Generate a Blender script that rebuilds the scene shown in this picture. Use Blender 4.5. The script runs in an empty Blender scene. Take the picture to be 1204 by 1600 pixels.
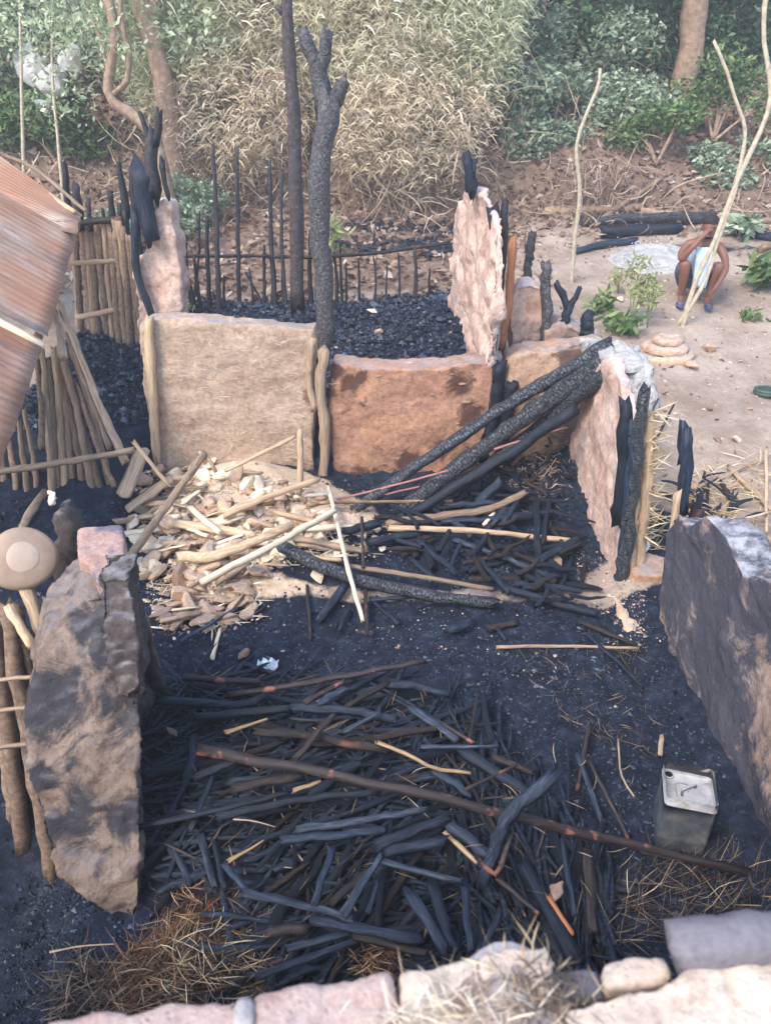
import bpy, bmesh, math, random
import numpy as np
from mathutils import Vector, noise, Matrix, Quaternion
random.seed(11); RNG = np.random.default_rng(7)
R = math.radians
S = bpy.context.scene
COL = S.collection

# ---------------------------------------------------------------- camera
PITCH = R(29); CAMZ = 3.0; F = 1203.0
cd = bpy.data.cameras.new('camera'); cam = bpy.data.objects.new('camera', cd); COL.objects.link(cam)
cam.location = (0, 0, CAMZ); cam.rotation_euler = (R(90) - PITCH, 0, 0)
cd.sensor_fit = 'VERTICAL'; cd.sensor_height = 36; cd.lens = 36 * F / 1600
cd.clip_start = 0.05; cd.clip_end = 400
cd.dof.use_dof = True; cd.dof.focus_distance = 5.0; cd.dof.aperture_fstop = 4.0
S.camera = cam
# ---------------------------------------------------------------- sky and sun
w = bpy.data.worlds.new('World'); S.world = w; w.use_nodes = True
nt = w.node_tree; nt.nodes.clear()
sky = nt.nodes.new('ShaderNodeTexSky'); sky.sky_type = 'NISHITA'; sky.sun_disc = False
SUN_EL, SUN_AZ = R(48), R(218)          # azimuth clockwise from +Y
sky.sun_elevation = SUN_EL; sky.sun_rotation = SUN_AZ
bg = nt.nodes.new('ShaderNodeBackground'); bg.inputs[1].default_value = 0.15
out = nt.nodes.new('ShaderNodeOutputWorld')
nt.links.new(sky.outputs[0], bg.inputs[0]); nt.links.new(bg.outputs[0], out.inputs[0])
sl = bpy.data.lights.new('sun', 'SUN'); so = bpy.data.objects.new('sun', sl); COL.objects.link(so)
sl.energy = 1.5; sl.angle = R(22); sl.color = (1.0, 0.90, 0.78)
sdir = Vector((math.sin(SUN_AZ) * math.cos(SUN_EL), math.cos(SUN_AZ) * math.cos(SUN_EL), math.sin(SUN_EL)))
so.rotation_euler = sdir.to_track_quat('Z', 'Y').to_euler(); so.location = sdir * 30
S.view_settings.view_transform = 'Standard'; S.view_settings.look = 'None'
S.view_settings.exposure = 1.7; S.view_settings.gamma = 1.0
try: S.view_settings.use_curve_mapping = False
except Exception: pass

# ---------------------------------------------------------------- survey helpers: read a position off the photograph
CT, ST = math.cos(PITCH), math.sin(PITCH)
def ray(px, py):
    u = (px - 602) / F; v = (800 - py) / F
    return Vector((u, CT + v * ST, -ST + v * CT))
CAM = Vector((0, 0, CAMZ))
def D(px, py, d): return CAM + ray(px, py) * d
def PZ(px, py, z): r = ray(px, py); return CAM + r * ((z - CAMZ) / r.z)
def PY(px, py, Y): r = ray(px, py); return CAM + r * (Y / r.y)
def PX(px, py, X): r = ray(px, py); return CAM + r * (X / r.x)
def PP(px, py, p0, n):
    r = ray(px, py); return CAM + r * ((Vector(p0) - CAM).dot(n) / r.dot(n))

def ss(a, b, x):
    t = np.clip((x - a) / (b - a), 0, 1); return t * t * (3 - 2 * t)
def box(x, y, x0, x1, y0, y1, s):
    return ss(x0 - s, x0 + s, x) * (1 - ss(x1 - s, x1 + s, x)) * ss(y0 - s, y0 + s, y) * (1 - ss(y1 - s, y1 + s, y))
def gau(x, y, cx, cy, sx, sy): return np.exp(-((x - cx) / sx) ** 2 - ((y - cy) / sy) ** 2)
def gz(x, y):
    x = np.asarray(x, float); y = np.asarray(y, float)
    o = .1 + .14 * np.clip(y - 4.5, 0, 9) + .62 * np.clip(y - 12.2, 0, 60) ** 1.0 * ss(12.0, 13.6, y)
    o = o + .05 * np.sin(x * 1.3 + y * .7) * ss(5, 7, y) + .25 * np.sin(x * .8) * np.sin(y * .5) * ss(13, 17, y)
    room = box(x, y, -2.0, 1.55, 1.2, 6.1, .12)
    z = o * (1 - room)
    hole = box(x, y, -4.5, -1.5, .4, 3.1, .25); z = z * (1 - hole) - 1.1 * hole  # hollow sunk extra deep so that less light reaches it
    z = z + .10 * box(x, y, -2.1, .95, 6.2, 9.0, .3)
    z = z + .13 * gau(x, y, -.2, 2.55, .9, .6) + .34 * gau(x, y, -1.15, 5.55, .62, .5) + .10 * gau(x, y, -.5, 5.2, .4, .3) + .12 * gau(x, y, -.9, 4.6, .6, .5)
    z = z + .09 * gau(x, y, .35, 3.25, .55, .5)
    z = z + .30 * gau(x, y, 1.25, 5.75, .35, .35)
    return z
GS = .05; _ax = np.arange(-14, 14.01, GS); _ay = np.arange(-1, 26.01, GS)
_X, _Y = np.meshgrid(_ax, _ay); _Z = gz(_X, _Y); ZL = _Z.tolist()
def look(T, x, y):
    fx = min(max((x + 14) / GS, 0), len(_ax) - 1.001); fy = min(max((y + 1) / GS, 0), len(_ay) - 1.001)
    i = int(fx); j = int(fy); u = fx - i; v = fy - j; a = T[j]; b = T[j + 1]
    return (a[i] * (1 - u) + a[i + 1] * u) * (1 - v) + (b[i] * (1 - u) + b[i + 1] * u) * v
def G(px, py, dz=0.0):
    r = ray(px, py); rx, ry, rz = r; t = (1.2 / -rz) if rz < -.02 else 5; st = .06
    while t < 60:
        if CAMZ + rz * t <= look(ZL, rx * t, ry * t) + dz: break
        t += st
    a, b = t - st, t
    for _ in range(9):
        m = (a + b) / 2
        if CAMZ + rz * m <= look(ZL, rx * m, ry * m) + dz: b = m
        else: a = m
    return CAM + r * b

# ---------------------------------------------------------------- materials
def newmat(name):
    m = bpy.data.materials.new(name); m.use_nodes = True
    n = m.node_tree; b = n.nodes['Principled BSDF']
    return m, n, b
def ramp(n, stops, fac):
    c = n.nodes.new('ShaderNodeValToRGB'); e = c.color_ramp.elements
    while len(e) < len(stops): e.new(.5)
    for i, (p, col) in enumerate(stops):
        e[i].position = p; e[i].color = (col, col, col, 1) if isinstance(col, (int, float)) else (*col, 1)
    n.links.new(fac, c.inputs[0]); return c.outputs[0]
def coord(n, kind='Object', sc=(1, 1, 1), warp=0):
    if kind == 'Position': o = n.nodes.new('ShaderNodeNewGeometry').outputs['Position']
    else: o = n.nodes.new('ShaderNodeTexCoord').outputs[kind]
    mp = n.nodes.new('ShaderNodeMapping'); mp.inputs['Scale'].default_value = sc
    n.links.new(o, mp.inputs[0]); return mp.outputs[0]
def noi(n, vec, scale, det=6, rough=.6, dist=0):
    t = n.nodes.new('ShaderNodeTexNoise'); t.inputs['Scale'].default_value = scale
    t.inputs['Detail'].default_value = det; t.inputs['Roughness'].default_value = rough
    t.inputs['Distortion'].default_value = dist
    n.links.new(vec, t.inputs['Vector']); return t.outputs['Fac']
def mix(n, a, b, f, mode='MIX'):
    x = n.nodes.new('ShaderNodeMix'); x.data_type = 'RGBA'; x.blend_type = mode
    for k, v in ((6, a), (7, b), (0, f)):
        if isinstance(v, (int, float)): x.inputs[k].default_value = v if k == 0 else (v, v, v, 1)
        elif isinstance(v, tuple): x.inputs[k].default_value = (*v, 1)
        else: n.links.new(v, x.inputs[k])
    return x.outputs[2]
def mth(n, op, a, b=None):
    x = n.nodes.new('ShaderNodeMath'); x.operation = op
    for k, v in ((0, a), (1, b)):
        if v is None: continue
        if isinstance(v, (int, float)): x.inputs[k].default_value = v
        else: n.links.new(v, x.inputs[k])
    return x.outputs[0]
def bump(n, b, h, strength=.5, dist=.01):
    k = n.nodes.new('ShaderNodeBump'); k.inputs['Strength'].default_value = strength
    k.inputs['Distance'].default_value = dist
    n.links.new(h, k.inputs['Height']); n.links.new(k.outputs[0], b.inputs['Normal'])
def objrand(n): return n.nodes.new('ShaderNodeObjectInfo').outputs['Random']
def island(n): return n.nodes.new('ShaderNodeNewGeometry').outputs['Random Per Island']
def upness(n, lo=.5, hi=.95):
    g = n.nodes.new('ShaderNodeNewGeometry'); s = n.nodes.new('ShaderNodeSeparateXYZ')
    n.links.new(g.outputs['Normal'], s.inputs[0])
    m = n.nodes.new('ShaderNodeMapRange'); m.inputs[1].default_value = lo; m.inputs[2].default_value = hi
    n.links.new(s.outputs[2], m.inputs[0]); return m.outputs[0]

def wood(name, stops, rough=.75, grain=(1.5, 14, 14), scale=3, bs=.5, var=.35, crack=False, spec=.3, blot=None):
    m, n, b = newmat(name)
    v = coord(n, 'Object', grain)
    f = noi(n, v, scale, 6, .65)
    c = ramp(n, stops, f)
    if blot:
        v2 = coord(n, 'Object', blot[1]); f2 = ramp(n, [(blot[2], 0.), (blot[2] + .08, 1.)], noi(n, v2, blot[3], 3, .6))
        # each stick carries the patches in other places
        c = mix(n, c, blot[0], f2)
    r_ = objrand(n)
    hs = n.nodes.new('ShaderNodeHueSaturation'); n.links.new(c, hs.inputs['Color'])
    vv = n.nodes.new('ShaderNodeMapRange'); vv.inputs[3].default_value = 1 - var; vv.inputs[4].default_value = 1 + var
    n.links.new(r_, vv.inputs[0]); n.links.new(vv.outputs[0], hs.inputs['Value'])
    n.links.new(hs.outputs[0], b.inputs['Base Color'])
    b.inputs['Roughness'].default_value = rough; b.inputs['Specular IOR Level'].default_value = spec
    h = f
    if crack:
        vo = n.nodes.new('ShaderNodeTexVoronoi'); vo.feature = 'DISTANCE_TO_EDGE'; vo.inputs['Scale'].default_value = crack[1]
        n.links.new(coord(n, 'Object', crack[0]), vo.inputs['Vector'])
        h = mth(n, 'ADD', mth(n, 'MULTIPLY', ramp(n, [(0, 0.), (.12, 1.)], vo.outputs['Distance']), 1.3), mth(n, 'MULTIPLY', f, .4))
    bump(n, b, h, bs, .01)
    return m
M = {}
M['char'] = wood('charred_wood', [(.3, (.005, .009, .016)), (.5, (.012, .020, .037)), (.68, (.04, .057, .095)), (.8, (.11, .13, .17))], .6, grain=(2.5, 22, 22), var=.5, bs=1.0, spec=.4)
M['charbrown'] = wood('scorched_wood', [(.3, (.012, .010, .011)), (.52, (.035, .028, .028)), (.75, (.10, .075, .06))], .7, grain=(2, 18, 18), var=.4, bs=.8, blot=((.2, .085, .05), (1.5, 2, 2), .6, 2.2))
M['charash'] = wood('ashy_charred_wood', [(.3, (.009, .013, .021)), (.5, (.026, .036, .056)), (.66, (.075, .094, .13)), (.8, (.22, .235, .265))], .75, grain=(2.2, 18, 18), var=.4, bs=1.0)
M['charred_red'] = wood('red_scorched_wood', [(.3, (.014, .012, .014)), (.6, (.045, .034, .034)), (.8, (.11, .075, .065))], .55, var=.15, bs=.6, blot=((.36, .14, .10), (2.2, 3, 3), .60, 3.4))
M['gator'] = wood('crazed_charcoal', [(.3, (.014, .016, .020)), (.5, (.040, .044, .053)), (.75, (.14, .15, .165))], .6, grain=(3, 18, 18), var=.2, bs=1.0, crack=((1, .45, .45), 45), spec=.5)
M['redpole'] = wood('reddish_burnt_bark', [(.3, (.024, .021, .024)), (.55, (.07, .056, .056)), (.8, (.17, .14, .135))], .7, grain=(10, 10, 2), var=.1, bs=.8)
M['gator_post'] = wood('crazed_post', [(.3, (.022, .021, .024)), (.5, (.058, .055, .06)), (.75, (.17, .16, .165))], .65, grain=(16, 16, 3), var=.2, bs=.55, crack=((.4, .4, 1), 48), spec=.5)
M['pale'] = wood('bare_pole', [(.25, (.30, .19, .11)), (.5, (.52, .37, .235)), (.75, (.72, .56, .39))], .75, grain=(2, 24, 24), var=.22, bs=.9, blot=((.28, .19, .13), (.8, 2, 2), .66, 2.5))
M['cream'] = wood('peeled_wood', [(.25, (.5, .38, .25)), (.5, (.72, .6, .43)), (.8, (.85, .76, .6))], .7, var=.12, bs=.3)
M['tanwood'] = wood('weathered_pole', [(.25, (.16, .105, .07)), (.5, (.33, .235, .16)), (.75, (.5, .38, .27))], .8, grain=(2, 22, 22), var=.3, bs=.9)
M['fencewood'] = wood('fence_wood', [(.25, (.09, .055, .04)), (.5, (.2, .135, .095)), (.75, (.33, .235, .165))], .8, grain=(9, 9, 1), var=.35, bs=.5)
M['burntstake'] = wood('burnt_stake', [(.3, (.014, .014, .017)), (.6, (.04, .038, .043)), (.8, (.11, .10, .11))], .65, grain=(10, 10, 1.5), var=.4, bs=.7)
M['twig'] = wood('dry_twig', [(.25, (.25, .17, .11)), (.7, (.5, .38, .26))], .8, var=.3)
M['sapling'] = wood('sapling_bark', [(.25, (.30, .24, .17)), (.5, (.48, .41, .30)), (.75, (.62, .55, .43))], .75, grain=(6, 6, 2), var=.15, bs=.3)
M['bark'] = wood('tree_bark', [(.25, (.16, .10, .07)), (.5, (.32, .22, .155)), (.75, (.46, .34, .25))], .85, grain=(5, 5, 1), var=.15, bs=.8)
M['orangewood'] = wood('split_orange_wood', [(.25, (.25, .09, .04)), (.6, (.5, .2, .09)), (.8, (.6, .3, .15))], .7, var=.1)
M['redstrip'] = wood('red_strip', [(.25, (.18, .06, .055)), (.6, (.38, .17, .15)), (.8, (.5, .28, .24))], .7, var=.1)
M['yellowwood'] = wood('split_yellow_wood', [(.25, (.08, .05, .03)), (.5, (.26, .17, .09)), (.78, (.52, .37, .22))], .75, grain=(2, 16, 16), var=.15)

def mud(name, stops, soot=(.05, .045, .045), soot_at=.62, soot_scale=1.6, stretch=(1, 1, 1), top=(.3, .29, .3), topf=.8, top_rng=(.55, .9), bs=.7, second=None, gran=26, zsoot=None, straw=False, patches=(), pcol=(.03, .034, .045)):
    m, n, b = newmat(name)
    v = coord(n, 'Object', stretch)
    c = ramp(n, stops, noi(n, v, 3.2, 8, .68, .4))
    v1 = coord(n, 'Object')
    if second:
        f2 = ramp(n, [(second[1], 0.), (second[1] + .1, 1.)], noi(n, v1, second[2], 5, .62, .6)); c = mix(n, c, second[0], f2)
    fine = noi(n, v1, gran, 6, .7)
    c = mix(n, c, ramp(n, [(.28, .45), (.5, 1.0), (.72, 1.4)], fine), .7, 'MULTIPLY')
    pits = n.nodes.new('ShaderNodeTexVoronoi'); pits.inputs['Scale'].default_value = gran * .9; n.links.new(coord(n, 'Object'), pits.inputs['Vector'])
    c = mix(n, c, ramp(n, [(.0, .5), (.25, 1.), (1, 1.08)], pits.outputs['Distance']), .4, 'MULTIPLY')
    sf = ramp(n, [(soot_at, 0.), (soot_at + .11, 1.)], noi(n, v1, soot_scale, 6, .62, .5))
    if zsoot:   # burnt edge: (z lo, z hi) of the object, broken up by noise
        sp = n.nodes.new('ShaderNodeSeparateXYZ'); n.links.new(v1, sp.inputs[0])
        zz = mth(n, 'ADD', sp.outputs[2], mth(n, 'MULTIPLY', noi(n, v1, 5, 5, .7), .6))
        mr = n.nodes.new('ShaderNodeMapRange'); mr.inputs[1].default_value = zsoot[0] + .3; mr.inputs[2].default_value = zsoot[1] + .3
        n.links.new(zz, mr.inputs[0]); sf = mth(n, 'MAXIMUM', sf, mr.outputs[0])
    for (q, r_) in patches:   # soot stains where the fire licked the wall, and other darker spots
        g_ = n.nodes.new('ShaderNodeNewGeometry'); vd = n.nodes.new('ShaderNodeVectorMath'); vd.operation = 'DISTANCE'
        n.links.new(g_.outputs['Position'], vd.inputs[0]); vd.inputs[1].default_value = tuple(q)
        dd = mth(n, 'ADD', mth(n, 'DIVIDE', vd.outputs['Value'], r_), mth(n, 'MULTIPLY', mth(n, 'SUBTRACT', noi(n, v1, 4.5, 8, .75, 1.2), .5), 3.0))
        sf = mth(n, 'MAXIMUM', sf, ramp(n, [(.6, 1.), (1.1, 0.)], dd))
    c = mix(n, c, soot, mth(n, 'MULTIPLY', sf, .88))
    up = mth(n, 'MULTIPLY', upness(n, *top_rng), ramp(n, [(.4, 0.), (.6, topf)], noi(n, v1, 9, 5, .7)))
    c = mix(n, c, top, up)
    n.links.new(c, b.inputs['Base Color']); b.inputs['Roughness'].default_value = .92
    b.inputs['Specular IOR Level'].default_value = .15
    h = mth(n, 'ADD', mth(n, 'ADD', noi(n, v, 9, 8, .75), mth(n, 'MULTIPLY', fine, .5)), mth(n, 'MULTIPLY', ramp(n, [(0, 0.), (.3, 1.)], pits.outputs['Distance']), .2))
    if straw:
        h = mth(n, 'ADD', h, mth(n, 'MULTIPLY', noi(n, coord(n, 'Object', (3, 3, 13)), 2.6, 7, .8, 1.6), .6))
    bump(n, b, h, bs, .02)
    return m
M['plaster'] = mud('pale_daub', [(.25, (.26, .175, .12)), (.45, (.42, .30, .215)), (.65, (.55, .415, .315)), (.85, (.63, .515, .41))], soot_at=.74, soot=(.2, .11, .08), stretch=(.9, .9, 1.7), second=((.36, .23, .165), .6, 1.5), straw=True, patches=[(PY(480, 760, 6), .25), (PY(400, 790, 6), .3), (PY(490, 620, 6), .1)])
M['redmud'] = mud('fire_reddened_daub', [(.25, (.20, .10, .065)), (.45, (.36, .19, .125)), (.62, (.46, .26, .175)), (.85, (.6, .40, .29))], soot=(.07, .035, .028), soot_at=.60, soot_scale=2.6, stretch=(1, 1, 1.6), second=((.46, .25, .15), .5, 2.4), patches=[(PY(545, 600, 6), .12), (PY(565, 590, 6), .1), (PY(715, 600, 6), .14), (PY(690, 705, 6), .12), (PY(640, 725, 6), .14), (PY(560, 752, 6), .18), (PY(620, 765, 6), .2), (PY(530, 745, 6), .14), (PY(735, 650, 6), .13), (PY(755, 740, 6), .3), (PY(525, 585, 6), .12)])
M['orangemud'] = mud('orange_daub', [(.25, (.30, .16, .10)), (.5, (.48, .30, .2)), (.8, (.62, .45, .33))], soot=(.1, .06, .05), soot_at=.66, soot_scale=2.2, patches=[(PY(900, 560, 6), .2), (PY(850, 640, 6), .22), (PY(920, 680, 6), .35)])
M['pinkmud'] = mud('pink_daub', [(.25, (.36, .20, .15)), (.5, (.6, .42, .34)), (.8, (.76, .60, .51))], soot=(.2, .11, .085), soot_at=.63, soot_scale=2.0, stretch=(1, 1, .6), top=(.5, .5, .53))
M['leftmud'] = mud('scorched_brown_daub', [(.25, (.09, .065, .052)), (.45, (.20, .145, .115)), (.62, (.33, .25, .195)), (.85, (.5, .39, .31))], soot=(.03, .035, .048), soot_at=.57, soot_scale=3.4, top=(.22, .2, .2), bs=1.0, second=((.12, .095, .08), .55, 1.8), patches=[(PP(80, 1095, (0, 1.92, 0), Vector((0, -1, .62))), .22), (PP(185, 985, (0, 1.92, 0), Vector((0, -1, .62))), .24), (PP(208, 1090, (0, 1.92, 0), Vector((0, -1, .62))), .2), (PP(60, 1215, (0, 1.92, 0), Vector((0, -1, .62))), .1), (PP(110, 1290, (0, 1.92, 0), Vector((0, -1, .62))), .16), (PP(205, 1280, (0, 1.92, 0), Vector((0, -1, .62))), .14), (Vector((-1.25, 2.9, .4)), .7)])  # last patch makes the core's inner side darker
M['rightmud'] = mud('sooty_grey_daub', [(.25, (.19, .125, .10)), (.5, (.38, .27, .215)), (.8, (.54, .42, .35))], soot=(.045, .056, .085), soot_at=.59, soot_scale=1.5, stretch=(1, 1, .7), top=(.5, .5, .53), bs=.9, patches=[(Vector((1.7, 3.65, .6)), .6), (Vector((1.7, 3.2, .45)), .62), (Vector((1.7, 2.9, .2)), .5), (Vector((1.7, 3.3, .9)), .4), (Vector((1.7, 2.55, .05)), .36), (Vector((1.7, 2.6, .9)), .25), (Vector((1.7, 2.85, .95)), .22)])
M['parapet'] = mud('cream_plaster', [(.25, (.42, .31, .235)), (.5, (.64, .51, .41)), (.8, (.78, .68, .58))], soot=(.3, .22, .19), soot_at=.66, soot_scale=3.5, top=(.7, .6, .5), topf=.4, bs=.6, gran=60)
M['pinkbrick'] = mud('pink_adobe', [(.25, (.33, .21, .175)), (.5, (.52, .37, .32)), (.8, (.66, .52, .46))], soot=(.38, .33, .32), soot_at=.52, soot_scale=9, top=(.5, .42, .39), topf=.4, bs=.7, gran=70)
M['greybrick'] = mud('grey_adobe', [(.25, (.28, .25, .24)), (.8, (.55, .52, .5))], soot=(.12, .1, .1), soot_at=.6, soot_scale=9, bs=.7, gran=70)
M['topbrick'] = mud('scorched_block', [(.25, (.3, .17, .13)), (.5, (.46, .3, .25)), (.8, (.6, .43, .37))], soot=(.10, .115, .16), soot_at=.5, soot_scale=4.5, top=(.4, .28, .26), topf=.2, gran=50)
M['sootbrick'] = mud('soot_brick', [(.25, (.03, .028, .03)), (.5, (.085, .07, .065)), (.8, (.2, .15, .125))], soot_at=.6, gran=40)
M['clay'] = mud('clay_lump', [(.25, (.46, .28, .17)), (.5, (.68, .46, .30)), (.8, (.82, .62, .45))], soot_at=.84, gran=12)
M['clay_pale'] = mud('pale_clay_lump', [(.25, (.70, .54, .35)), (.5, (.86, .72, .52)), (.8, (.94, .85, .68))], soot_at=.86, gran=12, top=(.8, .7, .56))
M['clay_brown'] = mud('brown_clay_lump', [(.25, (.2, .11, .07)), (.5, (.36, .21, .13)), (.8, (.48, .32, .22))], soot_at=.66, gran=40)
M['char_lump'] = mud('charcoal_lump', [(.25, (.01, .011, .014)), (.6, (.035, .038, .05)), (.85, (.1, .105, .13))], soot=(.012, .012, .015), top=(.08, .085, .1), gran=50)
M['darkclay'] = mud('soot_coping', [(.25, (.1, .09, .10)), (.5, (.17, .155, .17)), (.8, (.26, .225, .23))], soot=(.3, .2, .165), soot_at=.66, soot_scale=4, top=(.2, .19, .215), gran=60, bs=.4)
M['ringclay'] = mud('terrace_clay', [(.25, (.42, .26, .17)), (.5, (.6, .42, .3)), (.8, (.7, .54, .42))], soot_at=.85)

def blade(name, cols, rough=.7, trans=.0):
    m, n, b = newmat(name)
    n.links.new(ramp(n, cols, island(n)), b.inputs['Base Color'])
    b.inputs['Roughness'].default_value = rough; b.inputs['Specular IOR Level'].default_value = .25
    if trans:
        t = n.nodes.new('ShaderNodeBsdfTranslucent'); ms = n.nodes.new('ShaderNodeMixShader'); ms.inputs[0].default_value = trans
        n.links.new(ramp(n, cols, island(n)), t.inputs[0])
        n.links.new(b.outputs[0], ms.inputs[1]); n.links.new(t.outputs[0], ms.inputs[2])
        n.links.new(ms.outputs[0], n.nodes['Material Output'].inputs[0])
    return m
M['bamboo_dry'] = blade('dry_bamboo_leaf', [(0, (.58, .49, .34)), (.35, (.76, .70, .52)), (.7, (.88, .84, .68)), (1, (.6, .62, .44))], trans=.35)
M['bamboo_green'] = blade('greenish_bamboo_leaf', [(0, (.5, .53, .33)), (.4, (.7, .71, .48)), (.75, (.88, .87, .66)), (1, (.42, .5, .28))], trans=.35)
M['bamboo_tan'] = blade('tan_bamboo_leaf', [(0, (.42, .32, .22)), (.5, (.64, .53, .38)), (1, (.8, .71, .54))], trans=.25)
M['leaf_dark'] = blade('dark_green_leaf', [(0, (.05, .095, .05)), (.5, (.10, .17, .085)), (.85, (.18, .27, .13)), (1, (.34, .42, .24))], .5, trans=.2)
M['leaf_green'] = blade('green_leaf', [(0, (.06, .12, .045)), (.5, (.12, .21, .075)), (1, (.3, .36, .16))], .5, trans=.25)
M['leaf_pale'] = blade('pale_green_leaf', [(0, (.24, .32, .18)), (.5, (.4, .48, .29)), (1, (.62, .66, .48))], .5, trans=.25)
M['leaf_grey'] = blade('greyish_green_leaf', [(0, (.13, .19, .12)), (.5, (.26, .34, .22)), (1, (.48, .54, .40))], .55, trans=.2)
M['litter'] = blade('leaf_litter', [(0, (.10, .062, .05)), (.4, (.22, .14, .105)), (.8, (.34, .24, .18)), (1, (.52, .44, .36))])
M['straw'] = blade('dry_straw', [(0, (.3, .2, .1)), (.5, (.55, .42, .24)), (1, (.78, .66, .45))])
M['straw_white'] = blade('bleached_straw', [(0, (.32, .25, .17)), (.5, (.56, .46, .34)), (1, (.82, .74, .6))])
M['straw_orange'] = blade('rust_straw', [(0, (.06, .03, .02)), (.5, (.17, .08, .04)), (.85, (.32, .17, .085)), (1, (.5, .36, .2))])
M['straw_dark'] = blade('sooty_straw', [(0, (.03, .025, .022)), (.6, (.11, .08, .06)), (1, (.33, .24, .16))])
M['charbits'] = blade('charcoal_crumbs', [(0, (.005, .007, .013)), (.5, (.013, .018, .032)), (.9, (.05, .063, .098)), (1, (.13, .15, .2))], .5)
M['sandbits'] = blade('pebbles', [(0, (.22, .155, .11)), (.6, (.42, .32, .245)), (1, (.62, .5, .4))])
M['ashbits'] = blade('ash_flakes', [(0, (.25, .25, .27)), (.6, (.5, .5, .53)), (1, (.75, .75, .77))])
M['vine'] = blade('dead_vine', [(0, (.16, .1, .065)), (.6, (.36, .26, .18)), (1, (.56, .45, .33))])
M['clayblits'] = blade('clay_crumbs', [(0, (.3, .17, .1)), (.4, (.55, .38, .24)), (.8, (.76, .62, .45)), (1, (.86, .78, .64))])

def plain(name, col, rough=.6, metal=0, var=.15, ns=12, bs=.1):
    m, n, b = newmat(name); v = coord(n, 'Object')
    f = noi(n, v, ns, 5, .6)
    n.links.new(ramp(n, [(.3, tuple(c * (1 - var) for c in col)), (.7, tuple(min(1, c * (1 + var)) for c in col))], f), b.inputs['Base Color'])
    b.inputs['Roughness'].default_value = rough; b.inputs['Metallic'].default_value = metal
    bump(n, b, f, bs, .005); return m
M['skin'] = plain('skin', (.20, .085, .055), .5, var=.08)
M['hair'] = plain('black_hair', (.015, .013, .013), .8)
M['eye'] = plain('eye_dark', (.01, .01, .01), .3)
M['lip'] = plain('lip', (.16, .06, .05), .5)
M['shirt'] = plain('pale_blue_cloth', (.42, .52, .64), .9, ns=6, var=.3)
M['shorts'] = plain('dark_patterned_cloth', (.10, .095, .13), .9, ns=22, var=.7)
M['sandal'] = plain('blue_rubber', (.05, .09, .28), .6)
M['foil'] = plain('crumpled_white_foil', (.75, .8, .82), .35, .3, ns=20, bs=1)
M['white_paper'] = plain('white_paper', (.8, .77, .72), .8)
M['greenstem'] = plain('green_stem', (.18, .24, .09), .6)
M['hole'] = plain('hole_shade_black', (.004, .004, .005), .9)
M['hose'] = plain('dark_green_rubber', (.05, .09, .075), .5)
M['palerock'] = plain('pale_rock', (.42, .41, .39), .9, ns=4, var=.25, bs=.6)
M['lid'] = plain('tan_gourd', (.33, .235, .165), .75, ns=9, var=.2, bs=.3)
M['lidcentre'] = plain('light_tan_gourd', (.44, .34, .26), .75, ns=9, var=.15, bs=.3)
M['redcloth'] = plain('red_scrap', (.5, .07, .03), .8)
M['yellowcloth'] = plain('yellow_scrap', (.75, .5, .08), .8)

def tinmat():
    m, n, b = newmat('stained_tin'); v = coord(n, 'Object')
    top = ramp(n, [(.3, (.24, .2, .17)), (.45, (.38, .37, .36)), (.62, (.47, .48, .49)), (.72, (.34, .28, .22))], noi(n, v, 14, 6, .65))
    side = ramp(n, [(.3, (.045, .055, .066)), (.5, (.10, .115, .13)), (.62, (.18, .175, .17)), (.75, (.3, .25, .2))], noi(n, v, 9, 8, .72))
    n.links.new(mix(n, side, top, upness(n, .6, .8)), b.inputs['Base Color'])  # upward faces take the paler colour, the sides the darker one
    b.inputs['Metallic'].default_value = .15; b.inputs['Roughness'].default_value = .6
    bump(n, b, noi(n, v, 18, 5, .6), .25, .01); return m
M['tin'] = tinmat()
def rust():
    m, n, b = newmat('rusty_corrugated_iron')
    v = coord(n, 'Object', (1, 3, 1))
    c = ramp(n, [(.25, (.13, .075, .055)), (.42, (.27, .175, .13)), (.58, (.42, .315, .25)), (.78, (.6, .5, .42))], noi(n, v, 1.5, 8, .66, .3))
    c = mix(n, c, (.09, .10, .14), ramp(n, [(.55, 0.), (.62, .9)], noi(n, coord(n, 'Object', (1, 6, 1)), 2.3, 7, .75)))
    c = mix(n, c, (.36, .17, .09), ramp(n, [(.46, 0.), (.6, .8)], noi(n, coord(n, 'Object', (1, 2, 1)), 1.1, 5, .6)))
    r_ = objrand(n)
    c = mix(n, c, (.62, .5, .46), mth(n, 'MULTIPLY', r_, .75), 'MULTIPLY')
    n.links.new(c, b.inputs['Base Color']); b.inputs['Roughness'].default_value = .7; b.inputs['Metallic'].default_value = .1
    bump(n, b, noi(n, v, 6, 6, .7), .25, .01); return m
M['rust'] = rust()

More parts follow.
